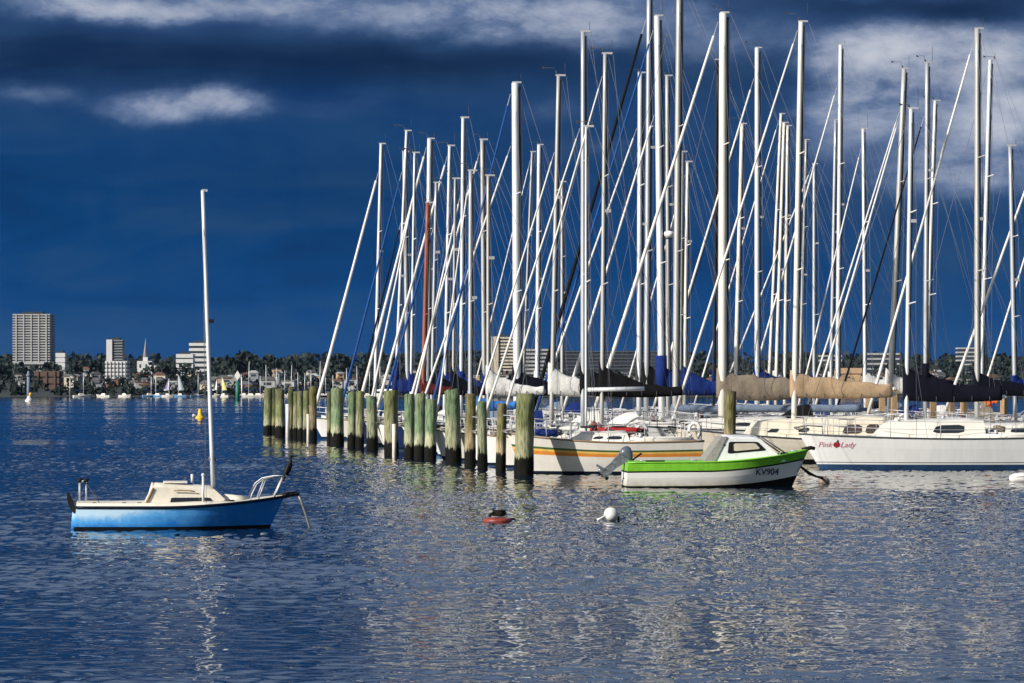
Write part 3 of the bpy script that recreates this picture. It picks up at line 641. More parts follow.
# visible flank is the +y one; px 822..858
def px_local(T, px, D):
    v = Matrix.Rotation(-T.rotation_euler.z, 3, 'Z') @ Vector((PX(px, D) - T.location.x, D - T.location.y, 0)); return v.x
dn = 107.2
lettering('Pink', .275, 'name_lettering', M['textred'], T, H, px_local(T, 821.5, dn), .80, 1, -1, shear=.25)
lettering('Lady', .275, 'name_lettering', M['textred'], T, H, px_local(T, 842.5, dn), .80, 1, -1, shear=.25)
def disc_on_hull(T, H, xc, zc, r, m, name, n=18, sq=1.0):
    b = MB(); vs = []
    for k in range(n):
        a = 2*math.pi*k/n; x = xc + r*math.cos(a)*(1 + .08*math.cos(2*a)); z = zc + r*sq*math.sin(a) - .02*r*math.cos(4*a)
        lo, hi = 0.0, 1.0
        for _ in range(24):
            md = (lo + hi)/2
            if H.pt(md, z, 1).x < x: lo = md
            else: hi = md
        p = H.pt((lo+hi)/2, z, 1); vs.append((p.x, p.y + .016, p.z))
    b.add(vs, [tuple(range(n))]); return b.build(name, m, T)
xc = px_local(T, 839, dn)
disc_on_hull(T, H, xc, .89, .105, M['emblem'], 'emblem')
disc_on_hull(T, H, xc - .03, 1.015, .035, M['textdark'], 'emblem_leaf', 8, 1.4)

# red kayak on the deck behind the striped sloop
kb = MB(); KD = 106.2
rk = []
for i in range(13):
    t = i/12; w = .30*math.sin(math.pi*min(1, .04 + t*.94))**.6; z = .07*abs(2*t-1)**2
    rk.append([(-1.0 + 2.0*t, w*math.cos(2*math.pi*j/10), z + .55*w*math.sin(2*math.pi*j/10)) for j in range(10)])
kb.rings(rk, True)
kt = thing('kayak', 'red kayak lying on a deck behind the striped white sloop', 'kayak', (PX(618, KD), KD, PZ(431.5, KD)), R(2))
kb.build('kayak_hull', M['covred'], kt)
kb = MB(); kb.tube([(-.3, 0, .15), (-.15, .14, .17), (.2, .14, .17), (.35, 0, .15), (.2, -.14, .17), (-.15, -.14, .17), (-.3, 0, .15)], .02, 5); kb.build('cockpit_rim', M['black'], kt)

# orange life jacket hung on a rail
ob = MB()
ob.prism([(-.30, .14), (-.16, .17), (.02, .12), (.18, .17), (.30, .10), (.24, -.06), (.10, -.03), (.02, -.20), (-.10, -.16), (-.13, .0), (-.26, -.02)], -.05, .05)
ob.prism([(-.2, .10), (-.02, .08), (.0, -.10), (-.08, -.14), (-.10, .02)], -.10, -.0505)
o = ob.build('life_jacket', M['orange'], None, (PX(990, 114), 114, PZ(401.5, 114)))
tag(o, 'bright orange cloth jacket hanging below the navy sail cover', 'life jacket')

# ------------------------------------------------------------------ piles
PILES = [ # px, waterline row, top row, width px, look
 (267.5,434.5,388.5,8,'olive'), (274,434,388,6,'dark'), (280,436,390,9,'olive'), (291,437,387.5,6,'dark'), (295.5,438,392,5.5,'olive'), (300.5,438.5,391.5,6,'olive'),
 (306,439,391,6.5,'olive'), (312.8,440.5,387.5,8,'brown'), (329.5,443,392,5,'dark'), (337.3,445,388.5,13,'green'), (351.7,447,393,8.5,'green'), (359.8,448,392,8.2,'olive'),
 (372.5,449.5,397,11,'green'), (391.5,455.5,391,14.5,'olive'), (409.4,458.5,394.5,10.5,'green'), (419.5,459.5,394,10,'green'), (430.3,460.5,400,11.7,'green'),
 (453.5,463,391,15.7,'green'), (470,467,394.5,11.3,'brown'), (482.5,469.5,402,9.8,'green'), (500.5,471.5,404,10,'brown'), (523.8,475.3,394.5,19.2,'olive'), (729,473,392,11.6,'brown')]
LOOKW = dict(olive='olive', dark='dark', green='mossy green', brown='brown')
for i, (px, yb, yt, w, look) in enumerate(PILES):
    d = 9000.0/(yb - HY); r = w*d/F/2; h = PZ(yt, d); rnd = random.Random(i)
    b = MB(); rg = []; n = 18; jit = [1 + rnd.uniform(-.06, .05) for _ in range(n)]
    lx, ly = rnd.uniform(-.022, .022), rnd.uniform(-.03, .03); tx, ty = rnd.uniform(-.16, .16), rnd.uniform(-.3, .1)
    K = 12
    for k in range(K):
        t = k/(K-1); z = lerp(-1.2, h, t); rr = r*(1.04 - .06*t)*(1 + rnd.uniform(-.02, .02)) * (1.05 if z < .6 else 1)
        if k == K-1: z = h
        rg.append([(lx*z + rr*jit[j]*math.cos(2*math.pi*j/n), ly*z + rr*jit[j]*math.sin(2*math.pi*j/n), z + ((rnd.uniform(-.05, .03) + r*(tx*math.cos(2*math.pi*j/n) + ty*math.sin(2*math.pi*j/n))) if k == K-1 else 0)) for j in range(n)])
    c = rg[-1]; rg.append([(lx*h + (p[0]-lx*h)*.8, ly*h + (p[1]-ly*h)*.8, h + .03) for p in c]); rg.append([(lx*h + (p[0]-lx*h)*.1, ly*h + (p[1]-ly*h)*.1, h + .02) for p in c])
    b.rings(rg, True)
    lab = (f"{LOOKW[look]} timber mooring pile, {ordinal(i+1)} of the row from its far left end" if i < 22 else "brown timber pile standing alone behind the lime boat's cabin")
    if i == 21: lab = "thickest, nearest olive timber pile, ending the row beside the striped sloop"
    o = b.build('mooring_pile', PM[look], None, (PX(px, d), d, 0)); tag(o, lab, 'pile', 'timber mooring piles in the water')
for i, (px, yb, yt, w, lab) in enumerate([(287.5,437.5,404,4,'white plastic stake beside the third far olive pile'), (394,457,424,4,'pale stake in front of the wide olive pile at the row middle'), (308,441,414,3,'pale stake between the far olive piles and the brown one')]):
    d = 9000.0/(yb - HY) - .45; b = MB(); b.tube([(0, 0, -1), (.01, 0, PZ(yt, d)*.5), (0, 0, PZ(yt, d))], w*d/F/2, 8)
    tag(b.build('stake', M['pvc'], None, (PX(px, d), d, 0)), lab, 'stake', 'pale stakes among the piles')
POSTS = [(869,148,392), (882,152,394), (894,146,390), (933,144,398), (951,150,394), (964,146,392), (986,149,396), (1004,145,398)]
for i, (px, d, yt) in enumerate(POSTS):
    b = MB(); b.box((0, 0, (PZ(yt, d) - 1)/2), (.26, .26, PZ(yt, d) + 1)); 
    t = thing('mooring_post', f"pale timber berth post, {ordinal(i+1)} from the left behind the lettered white sloop", 'post', (PX(px, d), d, 0), .1*i, 'pale timber berth posts')
    b.build('shaft', M['postwood'], t); b = MB(); b.lathe([(.17, 0), (.17, .05), (.02, .16)], (0, 0, PZ(yt, d)), 8); b.build('cap', M['buoywhite'], t)

# ------------------------------------------------------------------ blue sloop at its mooring
BD = 63.3; S = F/BD
bt = thing('small_sloop', 'small faded blue sloop with cream cabin and bare mast, moored alone', 'yacht', (PX(181, BD), BD + .05, 0), R(7))
BL = 4.36
H = Hull(BL, 1.72, .47, .47, .66, rake=.48, trake=-.10, full=.6, stern=.72, bot=-.35, deadrise=.36, fine=.6)
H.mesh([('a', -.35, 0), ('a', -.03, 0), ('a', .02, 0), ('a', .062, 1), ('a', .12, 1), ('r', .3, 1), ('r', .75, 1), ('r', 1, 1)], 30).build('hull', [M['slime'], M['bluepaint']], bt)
H.rail(.032, 0, 26).build('rub_rail', M['bootnavy'], bt)
dk = MB()   # cream deck edge standing above the rail, then the deck itself
N = 26
for sd in (1, -1):
    lo = [H.pt(i/(N-1), H.sheer(i/(N-1)), sd) for i in range(N)]
    vs = [(p.x, p.y*.985, p.z + .01) for p in lo] + [(p.x, p.y*.90, p.z + lerp(.085, .02, sstep(.55, .8, i/(N-1)))) for i, p in enumerate(lo)]
    dk.add(vs, [(i, i+1, N+i+1, N+i) for i in range(N-1)], 0, True)
lo = [H.pt(i/(N-1), H.sheer(i/(N-1)), 1) for i in range(N)]
vs = []
for i, p in enumerate(lo):
    zz = p.z + lerp(.085, .02, sstep(.55, .8, i/(N-1)))
    vs += [(p.x, -p.y*.90, zz), (p.x, 0, zz + .03), (p.x, p.y*.90, zz)]
dk.add(vs, [(3*i+j, 3*i+3+j, 3*i+4+j, 3*i+1+j) for i in range(N-1) for j in (0, 1)], 0, True)
dk.build('deck', M['chalk'], bt)
def bx(px): return (px - 180)/S/math.cos(R(7))
cb, P = cabin_mesh(bx(142), bx(230), .60, .50, .48, .93, sl0=.22, sl1=.40, nose=.72, camber=.03, zf=.87)
cab = cb.build('cabin', M['chalk'], bt)
for sd in (1, -1):
    quad_window(P, [(.30, .18), (.83, .20), (.82, .50), (.31, .47)], sd, c=.06).build('window', M['glass'], cab)
    g = MB(); g.tube([cab_side(P, .34, .86, sd, .05), cab_side(P, .45, .89, sd, .06), cab_side(P, .58, .88, sd, .06), cab_side(P, .66, .84, sd, .05)], .014, 6)
    g.build('grab_rail', M['teak'], cab)
    g = MB(); g.tube([cab_side(P, .02, .05, sd, .015), cab_side(P, .02, .95, sd, .015)], .022, 6); g.build('cabin_trim', M['teak'], cab)
g = MB(); g.box((bx(174), 0, .975), (.50, .55, .035)); g.build('hatch', M['deck'], cab)
g = MB(); g.tube([(bx(222), 0, .58), (bx(246), 0, .58)], [.25, .17], 14, 0, .55); g.build('fore_hatch', M['cream'], bt)
g = MB(); g.lathe([(.075, -.02), (.075, .03), (.05, .05), (.01, .05)], (bx(229), -.42, .56), 12); g.build('vent', M['black'], bt)
g = MB(); g.tube([(bx(146), -.40, .5), (bx(152), -.38, .95)], .03, 6); g.tube([(bx(146), .40, .5), (bx(152), .38, .95)], .03, 6); g.build('companionway_frame', M['offwhite'], cab)
mb = Vector((bx(211.5), 0, .86)); mt = Vector((bx(201.2), 0, 338/S))
mast = tubeobj('mast', [mb.lerp(mt, i/8) for i in range(9)], [.062*(1-.16*i/8) for i in range(9)], M['alu'], bt, 10, .8)
g = MB(); g.box((mt.x + .04, 0, mt.z), (.12, .06, .05)); g.build('masthead', M['steel'], mast)
g = MB(); g.box((lerp(mb.x, mt.x, .56) + .09, 0, lerp(mb.z, mt.z, .56)), (.10, .08, .08)); g.build('mast_light', M['black'], mast)
g = MB(); q = mb.lerp(mt, .095); g.tube([q + Vector((-.07, 0, 0)), q + Vector((.08, 0, .0))], .05, 8); g.build('gooseneck', M['wire'], mast)
g = MB(); g.tube([(bx(201), -.70, .45), (bx(201), -.70, 1.12)], .026, 8); g.ball((bx(201), -.70, 1.14), .04, 8); g.build('boat_hook_post', M['alu'], bt)
g = MB(); g.tube([(bx(191), .3, .95), (bx(191), .3, 1.13)], .03, 8); g.build('chimney_vent', M['alu'], cab)
for sd in (1, -1):
    tubeobj('shroud', [(bx(204), sd*.8, .46), mb.lerp(mt, .93)], .0045, M['wire'], bt, 4)
# pulpit
bz0 = .60
g = MB()
for sd in (1, -1):
    y0, y1 = sd*.48, sd*.10
    g.tube([(bx(247.5), y0, .58), (bx(249), y0*.98, .72), (bx(254), y0*.92, .93), (bx(261), y0*.85, 1.04), (bx(272), y0*.6, 1.09), (bx(283.5), y1, 1.09)], .014, 8)
    g.tube([(bx(255), y0*.85, .58), (bx(263), y0*.82, 1.03)], .015, 6)
    g.tube([(bx(271), sd*.2, .62), (bx(281), sd*.14, 1.08)], .019, 8)
g.tube([(bx(283.5), -.10, 1.09), (bx(285), 0, 1.09), (bx(283.5), .10, 1.09)], .017, 8)
g.build('pulpit', M['steel'], bt)
g = MB(); g.tube([(bx(274), 0, .63), (bx(286), 0, .70), (bx(294), 0, .72), (bx(297), 0, .68)], [.07, .055, .05, .035], 8); g.build('bow_roller', M['black'], bt)
ch = [(bx(296), 0, .70), (bx(299), -.02, .55), (bx(303), -.03, .30), (bx(307), -.05, .02), (bx(310), -.05, -.3)]
tubeobj('mooring_chain', ch, .028, M['chain'], bt, 6)
tubeobj('mooring_line', [(bx(281), -.05, .55), (bx(286), -.05, .25), (bx(291), -.05, -.1)], .010, M['rope'], bt, 5)
# stern gear
g = MB()
for x, y in ((80, -.42), (86.5, -.36), (86.5, .36), (80, .42)): g.tube([(bx(x), y, .50), (bx(x), y, 1.0)], .011, 6)
g.tube([(bx(80), -.42, .98), (bx(86.5), -.36, 1.0)], .013, 6); g.tube([(bx(80), .42, .98), (bx(86.5), .36, 1.0)], .013, 6)
g.tube([(bx(80), -.42, .98), (bx(79), 0, .98), (bx(80), .42, .98)], .016, 6)
g.build('pushpit', M['steel'], bt)
for x_, y_ in ((80, -.42), (86.5, -.36), (86.5, .36), (80, .42)):
    g = MB(); g.tube([(bx(x_) - .03, y_, .99), (bx(x_), y_, 1.03), (bx(x_) + .05, y_, 1.01)], .035, 7); g.build('rail_clamp', M['black'], bt)
for sd in (1, -1):
    tubeobj('guard_wire', [(bx(86.5), sd*.36, .98), (bx(95), sd*.55, .72), (bx(101), sd*.62, .52)], .008, M['wiredark'], bt, 4)
g = MB()
for x, y in ((88, -.55), (95, -.58), (124, -.62), (157, -.66)): g.tube([(bx(x)-.06, y, .53), (bx(x), y, .57), (bx(x)+.06, y, .53)], .022, 6)
for nme, x, y in (('cleat', 95, -.58), ('cleat', 124, -.64), ('cleat', 139, -.64)):
    g = MB(); g.tube([(bx(x)-.07, y, .52), (bx(x)-.03, y, .555), (bx(x)+.03, y, .555), (bx(x)+.07, y, .52)], .02, 6); g.build(nme, M['black'], bt)
rud = MB(); rud.prism([(bx(76), -.3), (bx(70), -.3), (bx(72), .12), (bx(73), .40), (bx(77), .42)], -.02, .02)
rd = rud.build('rudder', M['bluepaint'], bt)
g = MB(); g.prism([(bx(74.5), .32), (bx(71), .40), (bx(68), .60), (bx(67.5), .76), (bx(70), .76), (bx(72), .66), (bx(75), .50), (bx(79), .38)], -.045, .045); g.build('rudder_stock', M['black'], rd)
g = MB(); g.tube([(bx(71), 0, .62), (bx(78), 0, .52), (bx(96), .02, .60)], .018, 6); g.build('tiller', M['teak'], rd)

# cormorant on the pulpit
cm = thing('cormorant', 'black cormorant perched upright on the blue sloop bow rail', 'bird', (0, 0, 0))
cw = Matrix.Rotation(R(7), 3, 'Z') @ Vector((bx(285.5), 0, 1.105)) + bt.location
cm.location = cw; cm.rotation_euler = (0, 0, R(20)); cm.scale = (1.25, 1.25, 1.1)
g = MB(); path = [((-.085,0,-.11),.012,.03),((-.06,0,-.03),.028,.04),((-.03,0,.04),.05,.052),((.005,0,.12),.062,.06),((.035,0,.20),.05,.048),((.05,0,.255),.03,.03),((.055,0,.295),.021,.021),((.048,0,.33),.020,.020),((.05,0,.355),.026,.024),((.075,0,.365),.022,.02),((.105,0,.362),.008,.008),((.145,0,.362),.004,.004)]
rg = []
pv = [Vector(p[0]) for p in path]
for k, (p, r1, r2) in enumerate(path):
    d = (pv[min(k+1, len(pv)-1)] - pv[max(k-1, 0)]).normalized(); u = Vector((0, 1, 0)); w = d.cross(u)
    rg.append([pv[k] + u*math.cos(2*math.pi*i/12)*r2 + w*math.sin(2*math.pi*i/12)*r1 for i in range(12)])
g.rings(rg, True); g.build('body', M['feather'], cm)
for sd in (1, -1):
    g = MB(); g.rings([[(x + r*.9*math.cos(a), sd*(.05 + .012*math.sin(a)), z + r*1.0*math.sin(a)) for a in [2*math.pi*i/8 for i in range(8)]] for x, z, r in ((.025, .205, .015), (.0, .14, .042), (-.03, .06, .036), (-.065, -.04, .012))], True)
    g.build('wing', M['feather'], cm)
    g = MB(); g.tube([(.0, sd*.025, .05), (.012, sd*.025, .0)], .012, 6); g.tube([(-.01, sd*.025, .004), (.05, sd*.03, .004)], .009, 5); g.build('foot', M['black'], cm)

# ------------------------------------------------------------------ lime green cuddy boat
GD = 89.2; S2 = F/GD
gt = thing('motor_boat', 'lime green and white motor boat with small cabin and tilted outboard', 'motor boat', (PX(717, GD), GD + .1, 0), R(4))
def gx(px): return (px - 717)/S2/math.cos(R(4))
GL = (811 - 626)/S2
GH = Hull(GL, 2.0, .74, .76, 1.10, rake=.62, trake=-.04, full=.66, stern=.86, bot=-.3, deadrise=.40, fine=.55)
GH.mesh([('a', -.3, 0), ('a', -.02, 0), ('b', .05, 1, .29), ('s', .46, 1), ('s', .30, 2), ('s', .25, 3), ('s', .1, 3), ('s', 0, 3)], 30).build('hull', [M['slime'], M['grimy'], M['black'], M['green']], gt)
GH.deck(26, .0, .06).build('deck', M['green'], gt)
g = MB(); g.tube([GH.pt(i/19, GH.sheer(i/19), 1) for i in range(20)] + [GH.pt(1-i/19, GH.sheer(1-i/19), -1) for i in range(20)], .022, 6); g.build('gunwale', M['green'], gt)
# cabin
cb, P = cabin_mesh(gx(708), gx(784), .70, .56, .76, 1.50, sl0=.40, sl1=.80, nose=.72, camber=.05, zf=1.47)
cab = cb.build('cabin', M['white'], gt)
for sd in (1, -1):
    quad_window(P, [(.20, .34), (.88, .50), (.86, .88), (.18, .86)], sd, .004, c=.06).build('window_seal', M['black'], cab)
    quad_window(P, [(.30, .45), (.79, .57), (.77, .81), (.29, .79)], sd, .014, c=.08).build('window', M['glasspale'], cab)
    g = MB(); g.ball(tuple(cab_side(P, .10, .72, sd, .01)), .025, 8); g.build('cabin_light', M['black'], cab)
g = MB()   # canvas closing the back of the cabin
a = [cab_side(P, 0, 0, 1, .02), cab_side(P, 0, 1, 1, .02), cab_side(P, 0, 1, -1, .02), cab_side(P, 0, 0, -1, .02)]
bk = [p + Vector((-.22 if i in (0, 3) else -.03, 0, 0)) for i, p in enumerate(a)]
f2 = [p + Vector((.12, 0, .0)) for p in a]
g.rings([[bk[0], bk[1] + Vector((0, 0, .05)), bk[2] + Vector((0, 0, .05)), bk[3]], [f2[0], f2[1] + Vector((0, 0, .05)), f2[2] + Vector((0, 0, .05)), f2[3]]], True, 0, False)
g.build('canvas_back', M['covstone'], cab)
g = MB(); g.tube([(gx(758), -.42, 1.52), (gx(783), -.50, 1.02)], .022, 6); g.build('windscreen_bar', M['wiredark'], cab)
g = MB(); g.tube([(gx(758), .42, 1.52), (gx(783), .50, 1.02)], .022, 6); g.build('windscreen_bar', M['wiredark'], cab)
g = MB(); g.box((gx(782), -.5, 1.0), (.2, .1, .06)); g.build('cleat', M['black'], gt)
g = MB(); g.tube([(gx(803), 0, 1.09), (gx(812), 0, 1.16), (gx(816), 0, 1.13)], [.07, .06, .05], 8); g.build('bow_roller', M['weed'], gt)
g = MB(); g.tube([cab_side(P, .25, 1, -1, .0) + Vector((0, .12, .05)), cab_side(P, .3, 1, -1, .0) + Vector((0, .12, .11)), cab_side(P, .75, 1, -1, .0) + Vector((0, .12, .11)), cab_side(P, .8, 1, -1, .0) + Vector((0, .12, .05))], .014, 6); g.build('roof_rail', M['steel'], cab)
for fx in (640, 690, 793):
    tq = GH.t_of(gx(fx)); pq = GH.pt(tq, GH.sheer(tq), -1) + Vector((0, .06, .03)); g = MB(); g.tube([pq + Vector((-.09, 0, .02)), pq + Vector((-.03, 0, .035)), pq + Vector((.03, 0, .035)), pq + Vector((.09, 0, .02))], .018, 6); g.build('deck_cleat', M['steel'], gt)
g = MB(); g.box((gx(652), -.86, .79), (.55, .08, .05)); g.build('rod_tray', M['black'], gt)
g = MB(); g.box((gx(627), 0, .58), (.10, 1.0, .10)); g.build('motor_board', M['black'], gt)
nx = lettering('KV904', .27, 'registration', M['textdark'], gt, GH, gx(752.5), .37, -1, 1, fat=.006)
tubeobj('bow_line', [GH.pt(.97, .95, -1), GH.pt(.99, .7, -1) + Vector((.05, -.03, 0)), GH.pt(.975, .45, -1) + Vector((.06, -.03, 0))], .012, M['rope'], gt, 5)
# outboard, tilted up
ob = bpy.data.objects.new('outboard_motor', None); COL.objects.link(ob); ob.parent = gt; ob.location = (gx(627), 0, .70)
om = MB()
rg = []
for x, z, rx, rz_, ry in ((.16, .12, .02, .05, .05), (.14, .16, .10, .15, .13), (.07, .26, .15, .20, .17), (-.02, .32, .16, .20, .175), (-.12, .34, .14, .17, .16), (-.20, .33, .10, .11, .12), (-.235, .32, .02, .03, .03)):
    rg.append([(x + rx*.25*math.cos(2*math.pi*i/14), ry*math.sin(2*math.pi*i/14), z + rz_*math.cos(2*math.pi*i/14)) for i in range(14)])
om.rings(rg, True); c_ = om.build('cowl', M['cowl'], ob)
om = MB(); om.rings([[(x - a*.66, y, z + a*.75) for a, y in ((-w_, -t_), (w_, -t_), (w_, t_), (-w_, t_))] for x, z, w_, t_ in ((-.02, .26, .17, .12), (-.22, .10, .15, .09), (-.42, -.07, .11, .06), (-.60, -.23, .12, .06), (-.74, -.35, .13, .05))], True, 0, False)
om.build('leg', M['outleg'], ob)
om = MB(); om.tube([(-.62, 0, -.36), (-.70, 0, -.29), (-.80, 0, -.20), (-.86, 0, -.15)], [.04, .065, .06, .02], 8); om.build('gearcase', M['outleg'], ob)
for k in range(3):
    a = 2*math.pi*k/3 + .4; om = MB(); d1 = Vector((.55, 0, .75)); c0 = Vector((-.66, 0, -.40)); u = Vector((.75*math.cos(a), math.sin(a), -.55*math.cos(a)))
    om.rings([[c0 + u*q + Vector((s_*w_, s_*w_*.5, s_*w_)) for s_ in (-1, -.3, .3, 1)] for q, w_ in ((.02, .02), (.09, .045), (.14, .03))], True, 0, False); om.build('propeller_blade', M['black'], ob)
om = MB(); om.prism([(-.70, -.20), (-.92, -.08), (-.90, -.02), (-.66, -.14)], -.09, .09); om.build('cavitation_plate', M['outleg'], ob)
om = MB(); om.tube([(.05, .05, .02), (.28, .06, .18), (.44, .06, .30)], [.03, .025, .028], 8); om.build('tiller', M['black'], ob)
om = MB(); om.box((.02, 0, -.02), (.14, .34, .26)); om.build('clamp_bracket', M['outleg'], ob)
om = MB(); om.tube([(-.12, .0, -.42), (-.02, 0, -.52), (.02, 0, -.30)], .025, 6); om.build('trim_tab', M['black'], ob)

# ------------------------------------------------------------------ buoys
def water_xy(px, py): d = 9000.0/(py - HY); return (PX(px, d), d, 0)
bu = thing('mooring_buoy', 'round white mooring buoy floating with a short rope tail', 'buoy', water_xy(611, 520.5), .3)
g = MB(); g.ball((0, 0, .135), .165, 18, .98); g.build('float', M['buoywhite'], bu)
g = MB(); g.tube([(-.13, -.03, .12), (-.26, -.04, .05), (-.34, -.05, .02)], [.03, .025, .03], 6); g.build('rope_tail', M['buoywhite'], bu)
g = MB(); g.tube([(.12, .02, .10), (.19, .03, .08), (.17, .0, -.04)], .03, 6); g.build('shackle', M['weed'], bu)
bu = thing('mooring_buoy', 'flat red mooring float topped with a dark heap of weedy rope', 'buoy', water_xy(497.5, 521.5), .2)
g = MB(); g.lathe([(.02, -.12), (.24, -.11), (.31, -.02), (.325, .03), (.30, .065), (.20, .085), (.02, .09)], (0, 0, 0), 22); g.build('float', M['buoyred'], bu)
g = MB()
pts = []
for k in range(60):
    a = k*.75; r_ = .05 + .09*abs(math.sin(k*.37)); pts.append((.07 + r_*1.2*math.cos(a), r_*math.sin(a), .13 + .10*abs(math.sin(k*.21)) + .02*math.sin(k*1.3)))
g.tube(pts, .026, 6); g.build('rope_heap', M['weed'], bu)
g = MB(); g.tube([(-.20, -.05, .11), (-.15, -.05, .17), (-.10, -.03, .20), (-.06, -.02, .13)], .035, 6); g.build('shackle', M['weed'], bu)
g = MB(); g.tube([(.27, 0, .05), (.36, -.02, .06), (.40, -.02, .03)], .028, 6); g.build('rope_end', M['weed'], bu)
bu = thing('mooring_buoy', 'weathered brown and white buoy on chain under the lime boat bow', 'buoy', water_xy(824, 483.5), 0)
g = MB(); g.ball((0, 0, .06), .18, 16, .8); g.build('float', M['buoybrown'], bu)
v0 = GH.pt(.99, .62, -1); v0.y = 0; v0 = Matrix.Rotation(R(4), 3, 'Z') @ v0 + gt.location - bu.location
g = MB(); p0 = Vector((-.05, 0, .17))
g.tube([p0, p0.lerp(v0, .3) + Vector((0, 0, -.06)), p0.lerp(v0, .6) + Vector((0, 0, -.07)), v0], [.045, .03, .05, .03], 6); g.build('chain', M['weed'], bu)
bu = thing('mooring_buoy', 'long white torpedo shaped float at the edge below the lettered sloop', 'buoy', water_xy(1024, 482), .05)
g = MB(); g.tube([(-.47, 0, .10), (-.45, 0, .10), (-.35, 0, .11), (-.1, 0, .12), (.2, 0, .12), (.45, 0, .11), (.5, 0, .1)], [.02, .09, .16, .185, .185, .12, .02], 16, 0, .95); g.build('float', M['buoywhite'], bu)
g = MB(); g.tube([(-.43, 0, .12), (-.36, -.14, .14), (-.1, -.175, .17), (.3, -.175, .17)], .012, 5); g.build('float_seam', M['black'], bu)
bu = thing('marker_buoy', 'yellow bell shaped marker buoy beyond the blue sloop mast', 'buoy', water_xy(200, 418.5))
g = MB(); g.lathe([(.02, -.2), (.40, -.15), (.44, .08), (.37, .19), (.22, .30), (.18, .62), (.13, .85), (.05, .92), (.01, .92)], (0, 0, 0), 16); g.build('float', M['buoyyellow'], bu)
g = MB(); g.tube([(-.4, -.1, .25), (-.6, -.1, .32), (-.62, -.1, .12)], [.10, .12, .08], 8); g.build('fender', M['buoywhite'], bu)
# ------------------------------------------------------------------ far shore
def land_z(x, y):
    if y < 822: return -1.0
    t = (y - 822)
    z = .5*sstep(0, 12, t) + 1.2*sstep(10, 120, t) + 5.5*sstep(80, 700, t) + 7.5*sstep(600, 1450, t)
    z += 1.6*math.sin(x*.009 + 1.3)*sstep(500, 1400, t) + 1.0*math.sin(x*.021 + y*.004)*sstep(400, 1400, t)
    return z
LM = mat('shore_ground', (.03, .036, .03), .95, var=.3, scale=.02)
g = MB(); ys = [815, 822, 828, 836, 850, 880, 940, 1020, 1120, 1240, 1380, 1540, 1720, 1900, 2100, 2300, 2500, 3000, 3600]; xs = [-1400 + 56*i for i in range(51)]
g.add([(x*(1 if y < 2600 else 1.8), y + (4*math.sin(x*.05) if y < 860 else 0), land_z(x, y)) for y in ys for x in xs], [(j*51+i, j*51+i+1, (j+1)*51+i+1, (j+1)*51+i) for j in range(len(ys)-1) for i in range(50)], 0, True)
tag(g.build('shore_land', LM), None, None, kind='structure')

BM = dict(
    concrete=mat('tower_concrete', (.37, .37, .37), .8, var=.08, scale=.3), white=mat('render_white', (.56, .56, .56), .8, var=.06, scale=.4), cream=mat('render_cream', (.52, .46, .36), .8, var=.08, scale=.4),
    brickd=mat('brick_dark', (.11, .07, .055), .9, var=.15, scale=.8), brick=mat('brick_wall', (.24, .12, .08), .9, var=.15, scale=.8), grey=mat('render_grey', (.24, .25, .27), .85, var=.1, scale=.4), tan=mat('render_tan', (.50, .33, .19), .85, var=.1, scale=.4),
    dark=mat('render_dark', (.075, .08, .09), .8, var=.1, scale=.4), glass=mat('far_glass', (.03, .04, .055), .35, var=.2, scale=.5), rooft=mat('roof_tile', (.17, .085, .06), .9, var=.2, scale=1), roofg=mat('roof_slate', (.13, .13, .14), .8, var=.2, scale=1), roofl=mat('roof_light', (.42, .43, .44), .6, var=.1, scale=1))
def tower(name, label, px0, px1, pyt, d, floors, wall, band, depth=16, base_py=372, cols=0, plant=True, ry=0, gap=.5, blank=None):
    x0, x1 = PX(px0, d), PX(px1, d); zt = PZ(pyt, d); cx = (x0 + x1)/2; zb = land_z(cx, d) - 1
    t = thing(name, label, 'building', (cx, d + depth/2, zb), ry); w = x1 - x0; h = zt - zb
    b = MB(); b.box((0, 0, h/2), (w - .8, depth - .8, h - .2)); b.build('glass_wall', BM[wall], t)
    fh = h/floors
    for k in range(floors):
        b = MB(); b.box((0, 0, fh*(k + 1) - fh*(1 - gap)/2), (w, depth, fh*(1 - gap))); b.build('balcony_band', BM[band], t)
    for k in range(cols):
        b = MB(); xx = -w/2 + w*(k + .5)/cols; b.box((xx, -depth/2 + .1, h/2), (w/cols*.16, .9, h - .3)); b.build('pillar', BM[band], t)
    if blank:
        b = MB(); b.box((lerp(-w/2, w/2, (blank[0]+blank[1])/2), -depth/2 - .1, h/2 + .1), (w*(blank[1]-blank[0]), 1.2, h + .2)); b.build('blank_wall', BM[blank[2]], t)
    if plant:
        b = MB(); b.box((0, 0, h + .6), (w*.55, depth*.6, 1.2)); b.build('roof_plant', BM['glass'], t)
    return t
tower('apartment_tower', 'tall pale apartment tower with many balcony bands, the highest across the bay', 12.5, 50, 314, 1500, 25, 'glass', 'concrete', 18, cols=5, gap=.52)
tower('podium_block', 'low glazed block at the foot of the tallest tower', 12, 44, 362, 1440, 4, 'glass', 'concrete', 12, plant=False)
tower('slab_tower', 'slim white and dark slab tower behind the gridded white block', 106.5, 122.5, 340, 1400, 15, 'glass', 'grey', 10, gap=.6, blank=(0, .36, 'white'))
tower('white_block', 'white gridded apartment block in front of the slim slab tower', 105, 127, 361, 1100, 7, 'grey', 'white', 9, cols=6, gap=.38, plant=False)
tower('white_block', 'small plain white block beside the tallest tower', 55.5, 65, 353, 1500, 5, 'white', 'white', 8, plant=True, gap=.2)
tower('stepped_block', 'upper white stepped block with dark windows behind the blue sloop mast', 189, 208, 343, 1500, 7, 'glass', 'white', 10, gap=.45)
